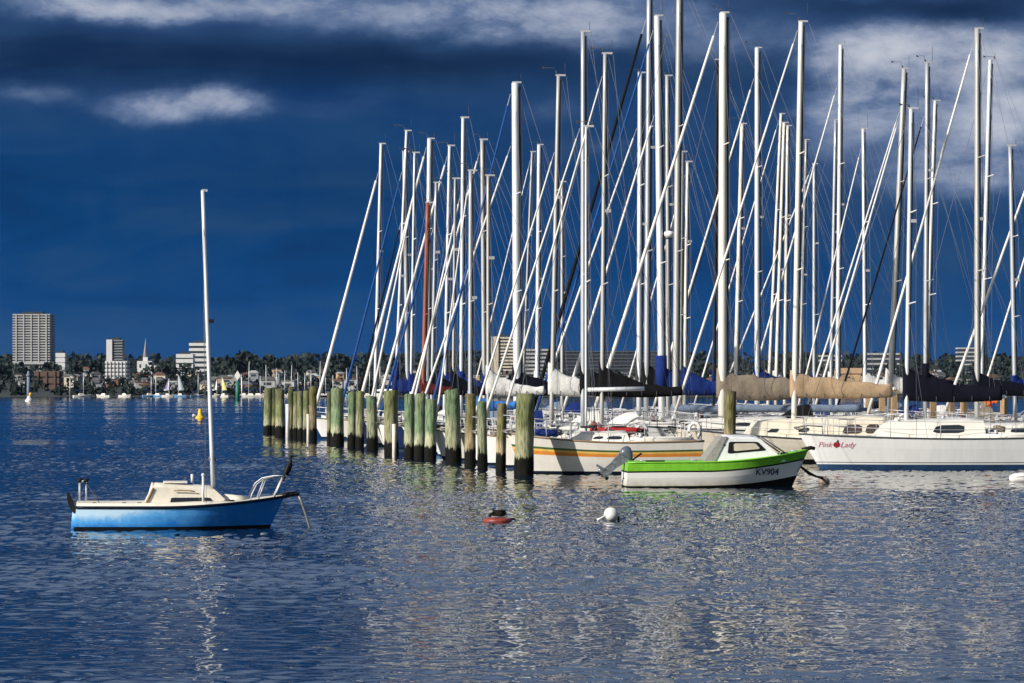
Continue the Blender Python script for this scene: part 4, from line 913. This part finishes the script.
tower('stepped_block', 'lower white stepped block beside the taller one behind the sloop mast', 176, 193, 354, 1480, 5, 'glass', 'white', 10, gap=.25)
tower('brick_block', 'brown brick block with pale bays below the tallest tower', 34, 59, 371, 1000, 3, 'brickd', 'brickd', 9, cols=3, gap=.2, plant=False)
tower('cream_tower', 'cream tower with blank end wall seen between the masts', 491, 513, 337, 1300, 14, 'glass', 'cream', 12, gap=.45, blank=(0, .34, 'cream'))
tower('balcony_block', 'white balconied block beside the cream tower', 514, 549, 349, 1250, 9, 'glass', 'concrete', 12, gap=.5, plant=False)
tower('glass_block', 'dark glassy block with thin pale floors behind the masts', 563, 660, 351, 1300, 9, 'glass', 'dark', 14, cols=0, gap=.74, plant=False)
tower('tan_block', 'tan low block seen under the taller yachts stays', 843, 862, 368, 1000, 3, 'tan', 'tan', 10, gap=.3, plant=False)
tower('white_block', 'wide low banded block on the ridge behind the marina masts', 868, 900, 353, 1700, 5, 'glass', 'concrete', 12, gap=.62, plant=False)
tower('white_block', 'pale flat roofed block on the ridge beyond the navy covers', 958, 984, 347.5, 1800, 7, 'glass', 'concrete', 10, gap=.62, plant=False)
tower('white_block', 'pale block on the ridge left of the wide low one', 820, 842, 355, 1700, 5, 'glass', 'concrete', 10, gap=.6, plant=False)
# church with spire
d = 1400; ct = thing('church', 'white church hall with a thin pale spire across the bay', 'church', (PX(144.5, d), d, land_z(PX(144.5, d), d)))
zc = lambda py: PZ(py, d) - land_z(PX(144.5, d), d)
b = MB(); b.box((0, 4, zc(361)/2), (PX(152, d) - PX(137, d), 8, zc(361))); b.build('hall', BM['white'], ct)
b = MB(); b.box((0, 4, zc(357)/2), (2.2, 2.2, zc(357))); b.build('bell_tower', BM['white'], ct)
b = MB(); b.lathe([(1.2, zc(357)), (.12, zc(341)), (.03, zc(338))], (0, 4, 0), 8); b.build('spire', BM['concrete'], ct)
for k in range(3):
    b = MB(); b.box((-2 + 2*k*1.4, -.02, zc(366)), (.8, .12, 1.6)); b.build('window', BM['glass'], ct)
# houses on the slope
rnd = random.Random(5); HS = []
wallk = ['concrete', 'grey', 'grey', 'concrete', 'cream', 'brick', 'grey', 'tan']; roofk = ['rooft', 'roofg', 'roofl', 'roofg']
for i in range(150):
    d = rnd.choice([900, 980, 1060, 1150, 1250, 1350, 1450, 1550]) + rnd.uniform(-30, 30); px = rnd.uniform(-8, 350) if i < 92 else rnd.uniform(350, 1030)
    x = PX(px, d); z = land_z(x, d) + rnd.uniform(.2, 2.6); w = rnd.uniform(1.8, 4.8); h = rnd.uniform(1.0, 2.4); dp = rnd.uniform(3, 5)
    wk, rk = rnd.choice(wallk), rnd.choice(roofk); gable = rnd.random() < .6
    HS.append((px, d, x, z, w, h, dp, wk, rk, gable))
HS.sort()
WN = dict(white='white', cream='cream', grey='grey', concrete='pale grey', brick='brick', tan='tan'); RN = dict(rooft='red tiled', roofg='slate', roofl='pale metal')
SEG = [(-99, 'before the tallest tower'), (12, 'below the tallest tower'), (60, 'between tallest and slab towers'), (105, 'under the gridded block'), (137, 'between church and sloop mast'),
       (208, 'between sloop mast and first pile'), (265, 'above the far piles'), (332, 'behind masts before cream tower'), (490, 'behind masts past cream tower'), (720, 'behind masts above tan cover'), (880, 'behind masts above navy cover')]
cnt = {}
for i, (px, d, x, z, w, h, dp, wk, rk, gable) in enumerate(HS):
    si = max(k for k, (lim, nm) in enumerate(SEG) if px >= lim); cnt[si] = cnt.get(si, 0) + 1
    t = thing('shore_house', f"far {WN[wk]} house, {RN[rk]} {'pitched' if gable else 'flat'} roof, {ordinal(cnt[si])} {SEG[si][1]}", 'house', (x, d, z - 2.5), rnd.uniform(-.3, .3), 'houses on the far shore')
    b = MB(); b.box((0, 0, (h + 2.5)/2), (w, dp, h + 2.5)); b.build('wall', BM[wk], t)
    b = MB()
    if gable:
        b.prism([(-w/2 - .3, h + 2.5), (w/2 + .3, h + 2.5), (w*.22, h + 2.5 + min(1.7, w*.25)), (-w*.22, h + 2.5 + min(1.7, w*.25))], -dp/2 - .3, dp/2 + .3)
    else: b.box((0, 0, h + 2.65), (w + .4, dp + .4, .3))
    b.build('roof', BM[rk], t)
    nw = max(1, int(w/2.2))
    for k in range(nw):
        b = MB(); b.box((-w/2 + w*(k+.5)/nw, -dp/2, 2.5 + h*.55), (w/nw*.5, .12, h*.35)); b.build('window', BM['glass'], t)

# far trees: one mass along the shore and up the slope
FT = bpy.data.materials.new('far_foliage'); FT.use_nodes = True
nt = FT.node_tree; bb = nt.nodes['Principled BSDF']; bb.inputs['Roughness'].default_value = .9; bb.inputs['Specular IOR Level'].default_value = .1
ge = nt.nodes.new('ShaderNodeNewGeometry'); rr = nt.nodes.new('ShaderNodeValToRGB'); nt.links.new(ge.outputs['Random Per Island'], rr.inputs[0]); nt.links.new(rr.outputs[0], bb.inputs['Base Color'])
rr.color_ramp.elements[0].color = (.010, .017, .020, 1); rr.color_ramp.elements[1].color = (.038, .048, .040, 1)
BARK = mat('bark', (.08, .06, .045), .9, var=.2, scale=5)
def clump(b, x, y, z, h, w, n, rnd):
    for _ in range(n):
        u = rnd.uniform(0, 2*math.pi); t = rnd.random(); rr_ = w*.5*math.sqrt(rnd.random())*(1 - .75*abs(t - .42)**1.3*1.6)
        c = (x + rr_*math.cos(u), y + rr_*math.sin(u), z + h*(.08 + .9*t)); s = rnd.uniform(.35, .85)*max(.7, h/5)
        a, e = rnd.uniform(0, math.pi), rnd.uniform(-.9, .9)
        ux, uy, uz = math.cos(a)*s, math.sin(a)*s, 0; vx, vy, vz = -math.sin(a)*math.sin(e)*s, math.cos(a)*math.sin(e)*s, math.cos(e)*s
        b.add([(c[0]-ux-vx, c[1]-uy-vy, c[2]-uz-vz), (c[0]+ux-vx*.6, c[1]+uy-vy*.6, c[2]-vz*.6), (c[0]+ux*.6+vx, c[1]+uy*.6+vy, c[2]+vz), (c[0]-ux*.8+vx*.7, c[1]-uy*.8+vy*.7, c[2]+vz*.7)], [(0, 1, 2, 3)])
rnd = random.Random(3); b = MB()
def band(d0, d1, n, h0, h1, m=26):
    for _ in range(n):
        d = rnd.uniform(d0, d1); px = rnd.uniform(-40, 1064); x = PX(px, d)
        h = rnd.uniform(h0, h1); clump(b, x, d, land_z(x, d) - .3, h, h*rnd.uniform(.9, 1.6), m, rnd)
band(830, 850, 260, 1.2, 3.2); band(860, 930, 200, 1.6, 4.2); band(940, 1100, 200, 2.2, 5.0); band(1100, 1300, 210, 2.6, 5.6); band(1300, 1600, 280, 4, 8); band(1600, 1900, 300, 5, 9); band(1900, 2250, 460, 7, 13)
o = b.build('far_woodland', FT); tag(o, 'dark trees massed along the far shore and up its slope', 'woodland', kind='stuff')
TR = [(3, 1150, 366), (20, 1350, 363), (49, 1200, 363), (76, 1250, 364), (95, 1200, 363), (163, 1250, 364), (172, 1300, 366), (245, 1300, 352), (270, 1350, 356), (232, 1250, 358), (340, 1300, 355)]
for i, (px, d, yt) in enumerate(TR):
    x = PX(px, d); z = land_z(x, d); h = PZ(yt, d) - z; t = thing('shore_tree', f"dark rounded tree on the far slope, {ordinal(i+1)} of the single ones from the west", 'tree', (x, d, z), 0, 'single trees on the far slope')
    b = MB(); b.tube([(0, 0, -.5), (.1, 0, h*.35), (.3, .1, h*.7)], [.35, .26, .08], 7); b.tube([(.1, 0, h*.3), (-.8, .2, h*.6)], [.16, .05], 6); b.tube([(.1, 0, h*.35), (1.0, -.2, h*.62)], [.16, .05], 6); b.build('trunk', BARK, t)
    b = MB(); clump(b, 0, 0, h*.22, h*.8, h*.95, 110, rnd); b.build('crown', FT, t)

# far craft along the shore
def far_boat(px, d, L, hm, label, sail=None, hull=None, mast=True, rake=0):
    hull = hull or random.choice(['offwhite', 'deck', 'navyhull', 'bluehull', 'deck']); L *= .85
    t = thing('far_yacht', label, 'boat', (PX(px, d), d, 0), random.uniform(-.5, .5) + (math.pi if random.random() < .5 else 0), 'small craft off the far shore')
    Hf = Hull(L, L*.3, .55, .5, .8, rake=.5, trake=0, bot=-.3, deadrise=.5)
    Hf.mesh([('a', -.3, 0), ('a', .0, 0), ('a', .12, 0), ('r', .5, 0), ('r', 1, 0)], 12).build('hull', M[hull], t)
    Hf.deck(12).build('deck', M['deck'], t)
    cb_, _ = cabin_mesh(-L*.2, L*.18, L*.1, L*.085, .5, 1.0); cb_.build('cabin', M['deck'], t)
    if mast:
        tubeobj('mast', [(L*.08, 0, .8), (L*.08 + rake, 0, hm)], [.10, .07], M['alu'], t, 6)
        tubeobj('forestay', [(L*.48, 0, 1.1), (L*.08 + rake, 0, hm*.98)], .03, M['wire'], t, 4); tubeobj('boom', [(L*.06, 0, 1.9), (-L*.34, 0, 1.9)], .12, M['covblue'] if sail is None else M['alu'], t, 6)
    if sail:
        b = MB(); n = 8
        for k in range(n):
            a, c = k/n, (k+1)/n
            wa, wc = L*.42*(1-a)**.8, L*.42*(1-c)**.8
            za, zc_ = lerp(1.9, hm*.97, a), lerp(1.9, hm*.97, c)
            r0 = [(L*.07 - wa*j/4, .35*math.sin(math.pi*j/4)*wa/L*2, za) for j in range(5)]; r1 = [(L*.07 - wc*j/4, .35*math.sin(math.pi*j/4)*wc/L*2, zc_) for j in range(5)]
            b.rings([r0, r1], False, 0, True, False)
        b.build('sail', sail, t)
SP = mat('sail_purple', (.40, .36, .55), .8); SY = mat('sail_yellow', (.72, .66, .25), .8); SWt = mat('sail_white', (.80, .80, .78), .8); SG = mat('sail_grey', (.45, .52, .56), .8)
far_boat(82, 790, 5.6, 6.5, 'white yacht moored off the far shore below the slab tower', hull='white')
far_boat(103, 800, 5, 0, 'white motor cruiser off the far shore right of the moored white yacht', mast=False)
far_boat(125, 805, 4.5, 0, 'low white launch off the far shore under the gridded white block', mast=False)
far_boat(150, 806, 5, 5.5, 'bare masted dinghy at the left of the far sailing group')
far_boat(157, 806, 5, 6.0, 'bare masted dinghy left of the purple sail')
far_boat(168, 800, 4.0, 5.0, 'far dinghy carrying a purple grey sail', SP)
far_boat(179.5, 800, 4.2, 6.0, 'far dinghy carrying a pale grey sail', SG)
far_boat(197, 803, 4.4, 6.2, 'far white yacht with bare mast just left of the blue sloop mast')
far_boat(216, 798, 3.4, 4.8, 'far dinghy carrying a narrow white sail', SWt)
far_boat(223, 802, 3.8, 5.4, 'far dinghy carrying a yellow sail', SY)
rnd = random.Random(9)
FM = sorted([259, 265, 275, 283, 290, 297, 303, 312, 321, 327, 334, 345, 250, 243, 356, 368, 379])
for i, px in enumerate(FM):
    far_boat(px, rnd.uniform(795, 814), rnd.uniform(4.5, 6.5), rnd.uniform(5.5, 10), f"far moored yacht with bare mast, {ordinal(i+1)} of those past the sailing dinghies", rake=rnd.uniform(-.2, .2))
# beacon and poles
bk = thing('channel_beacon', 'green channel beacon with white diamond topmark', 'beacon', (PX(237.5, 640), 640, 0))
zt = lambda py: PZ(py, 640)
b = MB(); b.tube([(0, 0, -1), (0, 0, zt(381))], .42, 10); b.build('pile', mat('beacon_green', (.02, .16, .11), .6), bk)
b = MB(); b.add([(0, -.2, zt(370.5)), (.65, -.2, zt(375.5)), (0, -.2, zt(380.5)), (-.65, -.2, zt(375.5)), (0, .2, zt(370.5)), (.65, .2, zt(375.5)), (0, .2, zt(380.5)), (-.65, .2, zt(375.5))], [(0,3,2,1),(4,5,6,7),(0,1,5,4),(1,2,6,5),(2,3,7,6),(3,0,4,7)]); b.build('topmark', M['buoywhite'], bk)
b = MB(); b.tube([(.9, 0, -1), (.9, 0, zt(377))], .1, 6); b.tube([(0, 0, zt(385)), (.9, 0, zt(385))], .08, 5); b.build('ladder_post', M['alu'], bk)
bk = thing('light_beacon', 'blue grey beacon pole rising from the water by a small white boat', 'beacon', (PX(28.5, 700), 700, 0))
b = MB(); b.tube([(0, 0, -1), (0, 0, PZ(376, 700))], [.42, .38], 10); b.build('pole', M['covslate'], bk)
b = MB(); b.lathe([(.6, 0), (.6, .3), (.3, .5), (.3, 1.0), (.05, 1.2)], (0, 0, PZ(376, 700)), 10); b.build('lantern', M['covslate'], bk)
t = thing('marker_buoy', 'small white float with yellow top below the blue grey beacon', 'buoy', water_xy(29, 401.5))
b = MB(); b.lathe([(.2, -.3), (.75, -.1), (.8, .3), (.5, .5), (.28, 1.0), (.05, 1.1)], (0, 0, 0), 12); b.build('float', M['buoywhite'], t); b = MB(); b.lathe([(.28, 0), (.3, .5), (.05, .8)], (.25, 0, 1.0), 10); b.build('light', M['buoyyellow'], t)
t = thing('shore_pole', 'tall pale lamp pole on the far shore left of the moored white yacht', 'pole', (PX(70, 824), 824, 0)); b = MB(); b.tube([(0, 0, 0), (0, 0, PZ(377, 824))], .16, 6); b.build('pole', M['alugrey'], t); b = MB(); b.tube([(0, 0, PZ(377, 824)), (1.2, 0, PZ(376.5, 824))], .12, 5); b.build('lamp_arm', M['alugrey'], t)

# ------------------------------------------------------------------ water
WM = bpy.data.materials.new('sea_water'); WM.use_nodes = True
nt = WM.node_tree; bb = nt.nodes['Principled BSDF']; L = nt.links.new
bb.inputs['Base Color'].default_value = (.003, .011, .026, 1); bb.inputs['Roughness'].default_value = .03; bb.inputs['IOR'].default_value = 1.333
tc = nt.nodes.new('ShaderNodeTexCoord')
def noise(scale, detail, stretch, rough=.6):
    mp = nt.nodes.new('ShaderNodeMapping'); mp.inputs['Scale'].default_value = stretch; mp.inputs['Rotation'].default_value = (0, 0, R(14)); L(tc.outputs['Object'], mp.inputs[0])
    n = nt.nodes.new('ShaderNodeTexNoise'); n.inputs['Scale'].default_value = scale; n.inputs['Detail'].default_value = detail; n.inputs['Roughness'].default_value = rough; L(mp.outputs[0], n.inputs['Vector']); return n.outputs['Fac']
def math_(op, a, b=None, c=None):
    n = nt.nodes.new('ShaderNodeMath'); n.operation = op
    for i, v in enumerate((a, b, c)):
        if v is None: continue
        if isinstance(v, (int, float)): n.inputs[i].default_value = v
        else: L(v, n.inputs[i])
    return n.outputs[0]
rip = noise(5.0, 1, (.9, 1.3, 1), .5)
bp = nt.nodes.new('ShaderNodeBump'); bp.inputs['Distance'].default_value = .02; bp.inputs['Strength'].default_value = .3; L(rip, bp.inputs['Height']); L(bp.outputs[0], bb.inputs['Normal'])
import numpy as np
rs = np.random.RandomState(4)
NC = 760; yy = [22.0]
while yy[-1] < 1000: yy.append(yy[-1]*1.0024 + .008)
yy = np.array(yy); NR = len(yy)
uu = np.linspace(-.27, .27, NC)
GX = yy[:, None]*uu[None, :]; GY = np.repeat(yy[:, None], NC, 1)
Hh = np.zeros_like(GX)
for lam0, lam1, n, slope in ((.24, .40, 44, .110), (.40, .68, 50, .088), (.68, 3.0, 18, .030)):
    lam = np.exp(rs.uniform(math.log(lam0), math.log(lam1), n)); kk = 2*math.pi/lam
    ang = rs.normal(R(75), R(55), n); ph = rs.uniform(0, 2*math.pi, n)
    am = slope*math.sqrt(2.0/n)/kk
    for i in range(n): Hh += am[i]*np.sin(kk[i]*(GX*math.cos(ang[i]) + GY*math.sin(ang[i])) + ph[i])
# gusts and slicks: patches of livelier and flatter water, streaked along the wind
P_ = np.zeros_like(GX)
for i in range(26):
    lam = math.exp(rs.uniform(math.log(7), math.log(130))); a_ = rs.normal(R(80), R(22)); k_ = 2*math.pi/lam
    P_ += np.sin(k_*(GX*math.cos(a_)*.6 + GY*math.sin(a_)) + rs.uniform(0, 6.28))*(lam/30)**.25
P_ = (P_ - P_.mean())/P_.std()
Hh *= np.clip(.86 + .30*P_ + .16*np.clip((GY-110)/200, 0, 1)*P_, .22, 1.55)
Hh *= (1 - .4*np.clip((GY - 250)/500, 0, 1))
V = np.stack([GX, GY, Hh], -1).reshape(-1, 3)
base_i = (np.arange(NR-1)[:, None]*NC + np.arange(NC-1)[None, :]).ravel()
Q = np.stack([base_i, base_i+1, base_i+NC+1, base_i+NC], -1)
# the calm sheet around and beyond, just under the troughs
oy = [-60, 0, 22, 100, 400, 1000, 4800]; ox = [-2600, -1000, -270, 0, 270, 1000, 2600]
OV = np.array([(x, y, -.22) for y in oy for x in ox], float); o0 = len(V)
OQ = np.array([(o0+j*7+i, o0+j*7+i+1, o0+(j+1)*7+i+1, o0+(j+1)*7+i) for j in range(6) for i in range(6)])
V = np.vstack([V, OV]); Q = np.vstack([Q, OQ])
me = bpy.data.meshes.new('water'); me.vertices.add(len(V)); me.vertices.foreach_set('co', V.astype(np.float32).ravel())
me.loops.add(Q.size); me.loops.foreach_set('vertex_index', Q.astype(np.int32).ravel())
me.polygons.add(len(Q)); me.polygons.foreach_set('loop_start', np.arange(0, Q.size, 4, dtype=np.int32)); me.polygons.foreach_set('use_smooth', np.ones(len(Q), bool))
me.update(calc_edges=True); me.materials.append(WM)
wo = bpy.data.objects.new('water', me); COL.objects.link(wo); tag(wo, None, None, kind='structure')

# ------------------------------------------------------------------ air
HM = bpy.data.materials.new('haze'); HM.use_nodes = True
nt = HM.node_tree; nt.nodes.remove(nt.nodes['Principled BSDF'])
pv_ = nt.nodes.new('ShaderNodeVolumePrincipled'); pv_.inputs['Density'].default_value = .000012; pv_.inputs['Color'].default_value = (.35, .58, .95, 1); pv_.inputs['Anisotropy'].default_value = .0
nt.links.new(pv_.outputs[0], nt.nodes['Material Output'].inputs['Volume'])
b = MB(); b.box((0, 2650, 42), (5600, 5500, 90)); hz_ = b.build('haze', HM); tag(hz_, None, None, kind='stuff')

# ------------------------------------------------------------------ sky, sun, camera
SUN_AZ, SUN_EL = R(53), R(27)     # sun stands behind the camera, to its left
world = bpy.data.worlds.new('World'); scene.world = world; world.use_nodes = True
nt = world.node_tree; L = nt.links.new; bg = nt.nodes['Background']; bg.inputs['Strength'].default_value = .085
sky = nt.nodes.new('ShaderNodeTexSky'); sky.sky_type = 'NISHITA'; sky.sun_disc = False; sky.sun_elevation = SUN_EL; sky.sun_rotation = math.pi + SUN_AZ
tc = nt.nodes.new('ShaderNodeTexCoord'); sp = nt.nodes.new('ShaderNodeSeparateXYZ'); L(tc.outputs['Generated'], sp.inputs[0])
X, Yd, Z = sp.outputs
u = math_('ARCTAN2', X, Yd); v = math_('ARCSINE', Z)
def comb(a, b, c):
    n = nt.nodes.new('ShaderNodeCombineXYZ')
    for i, q in enumerate((a, b, c)):
        if isinstance(q, (int, float)): n.inputs[i].default_value = q
        else: L(q, n.inputs[i])
    return n.outputs[0]
def wnoise(su, sv, seed, detail=7, rough=.6, dist=0.0):
    n = nt.nodes.new('ShaderNodeTexNoise'); n.inputs['Scale'].default_value = 1; n.inputs['Detail'].default_value = detail; n.inputs['Roughness'].default_value = rough; n.inputs['Distortion'].default_value = dist
    L(comb(math_('MULTIPLY', u, su), math_('MULTIPLY', v, sv), seed), n.inputs['Vector']); return n.outputs['Fac']
def ramp(fac, stops):
    r = nt.nodes.new('ShaderNodeValToRGB'); e = r.color_ramp.elements
    e[0].position, e[0].color = stops[0][0], rgba(stops[0][1]); e[1].position, e[1].color = stops[-1][0], rgba(stops[-1][1])
    for p, c in stops[1:-1]: k = e.new(p); k.color = rgba(c)
    L(fac, r.inputs[0]); return r.outputs[0]
def mix(f, a, b):
    n = nt.nodes.new('ShaderNodeMix'); n.data_type = 'RGBA'
    if isinstance(f, (int, float)): n.inputs[0].default_value = f
    else: L(f, n.inputs[0])
    L(a, n.inputs[6]) if not isinstance(a, tuple) else setattr(n.inputs[6], 'default_value', rgba(a))
    L(b, n.inputs[7]) if not isinstance(b, tuple) else setattr(n.inputs[7], 'default_value', rgba(b))
    return n.outputs[2]
big = wnoise(7, 22, 3.1, 5); fine = wnoise(26, 60, 8.2, 8, .62, .3); wobu = wnoise(30, 50, 1.7, 5); wobv = wnoise(30, 50, 5.9, 5)
uw = math_('MULTIPLY_ADD', math_('SUBTRACT', wobu, .5), .034, u); vw = math_('MULTIPLY_ADD', math_('SUBTRACT', wobv, .5), .014, v)
sv = math_('MULTIPLY_ADD', math_('SUBTRACT', big, .5), .03, v)
K10 = lambda c: tuple(10*q for q in c)
base = ramp(sv, [(0.0, K10((.0016, .060, .215))), (.0287, K10((.0008, .052, .192))), (.062, K10((.0018, .045, .165))), (.082, K10((.0036, .047, .165))), (.092, K10((.0058, .043, .155))),
      (.100, K10((.006, .030, .104))), (.109, K10((.0075, .028, .092))), (.118, K10((.020, .055, .155))), (.130, K10((.034, .075, .19))), (.17, K10((.15, .23, .40))), (.29, K10((.38, .51, .76))), (.44, K10((.20, .31, .52))), (.68, K10((.06, .10, .19))), (1.0, K10((.05, .09, .18)))])
def sat_(x): n = nt.nodes.new('ShaderNodeClamp'); L(x, n.inputs[0]); return n.outputs[0]
def blobs(lst):
    tot = None
    for px, py, rx, ry, a in lst:
        q = math_('ADD', math_('POWER', math_('MULTIPLY', math_('SUBTRACT', uw, math.atan((px-512)/F)), F/rx), 2), math_('POWER', math_('MULTIPLY', math_('SUBTRACT', vw, (HY-py)/F), F/ry), 2))
        gq = math_('MULTIPLY', math_('EXPONENT', math_('MULTIPLY', q, -1)), a); tot = gq if tot is None else math_('ADD', tot, gq)
    return tot
fine2 = wnoise(70, 130, 4.4, 6, .6, .2)
puffs = blobs([(165,110,48,15,1.0), (215,104,36,14,.75), (130,116,30,14,.5), (85,8,70,13,1.0), (180,14,90,12,.7), (290,6,60,10,.4), (360,24,70,20,.5), (450,14,90,18,.85), (540,20,70,24,1.1), (600,22,50,26,.6), (690,34,50,30,.55),
               (40,98,60,12,.3), (330,108,60,12,.15), (585,150,40,18,.3), (560,112,40,12,.2), (900,60,64,24,1.3), (985,56,60,22,1.3), (860,54,40,22,1.0), (885,105,60,40,1.0), (985,105,50,44,.7), (1015,130,44,30,1.2), (985,168,60,20,.6), (930,182,70,20,.5), (830,120,34,36,.5), (780,40,60,30,.25)])
pn = math_('MULTIPLY_ADD', fine2, .55, math_('MULTIPLY', fine, 1.25))
pm = math_('SUBTRACT', 1.0, math_('EXPONENT', math_('MULTIPLY', math_('MAXIMUM', math_('MULTIPLY', math_('SUBTRACT', 1.0, math_('EXPONENT', math_('MULTIPLY', puffs, -1.15))), math_('MULTIPLY_ADD', pn, 2.7, -1.00)), 0.0), -1.35)))
pcol = ramp(pm, [(0, K10((.010, .050, .15))), (.3, K10((.050, .105, .23))), (.6, K10((.17, .24, .40))), (.8, K10((.40, .45, .57))), (1.0, K10((.66, .68, .73)))])
veil = wnoise(9, 46, 6.6, 7, .62, .6); veil2 = wnoise(38, 9, 2.2, 5, .6, .4)
vv = math_('MULTIPLY_ADD', veil, 1.5, math_('MULTIPLY', veil2, .5))          # broad layered bands and falling rain
base = mix(sat_(math_('MULTIPLY_ADD', vv, 2.4, -2.25)), base, mix(.55, base, K10((.026, .078, .175))))
base = mix(sat_(math_('MULTIPLY_ADD', vv, -2.4, 2.3)), base, mix(.6, base, K10((.0020, .020, .080))))
greys = blobs([(730,150,230,90,.75), (950,200,130,70,.6), (560,110,120,60,.4), (250,150,200,30,.25)])
base = mix(sat_(math_('MULTIPLY', greys, math_('MULTIPLY_ADD', fine, 1.1, .05))), base, K10((.022, .062, .150)))
storm = mix(math_('POWER', pm, .75), base, pcol)
darks = blobs([(200,62,240,18,.7), (450,66,170,16,.6), (960,14,110,15,1.0), (820,6,80,8,.5), (560,150,90,30,.2), (330,190,150,40,.2)])
storm = mix(sat_(math_('MULTIPLY', darks, math_('MULTIPLY_ADD', fine, .6, .45))), storm, K10((.0036, .016, .054)))
# clear sky behind the camera, storm ahead
front = nt.nodes.new('ShaderNodeMapRange'); front.interpolation_type = 'SMOOTHSTEP'; front.inputs[1].default_value = -.15; front.inputs[2].default_value = .45; L(Yd, front.inputs[0])
L(mix(front.outputs[0], sky.outputs[0], storm), bg.inputs[0])

sl = bpy.data.lights.new('sun', 'SUN'); sl.energy = 5.0; sl.angle = R(.5); sl.color = (1.0, .95, .87)
so = bpy.data.objects.new('sun', sl); COL.objects.link(so)
sv_ = Vector((-math.sin(SUN_AZ)*math.cos(SUN_EL), -math.cos(SUN_AZ)*math.cos(SUN_EL), math.sin(SUN_EL)))
so.rotation_euler = (-sv_).to_track_quat('-Z', 'Y').to_euler(); so.location = sv_*60

cam = bpy.data.cameras.new('camera'); co = bpy.data.objects.new('camera', cam); COL.objects.link(co)
co.location = (0, 0, CH); co.rotation_euler = (math.pi/2, 0, 0); cam.sensor_width = 36; cam.lens = F/1024*36
cam.shift_y = (HY - 341.5)/1024; cam.clip_start = .5; cam.clip_end = 12000
scene.camera = co
vs = scene.view_settings; vs.view_transform = 'Standard'; vs.look = 'None'; vs.exposure = .25; vs.gamma = 1; vs.use_curve_mapping = False
scene.cycles.max_bounces = 6; scene.cycles.use_denoising = True; scene.cycles.denoiser = 'OPENIMAGEDENOISE'; scene.cycles.denoising_input_passes = 'RGB_ALBEDO_NORMAL'; scene.cycles.denoising_prefilter = 'ACCURATE'; scene.cycles.caustics_reflective = False
scene.cycles.sample_clamp_indirect = 4
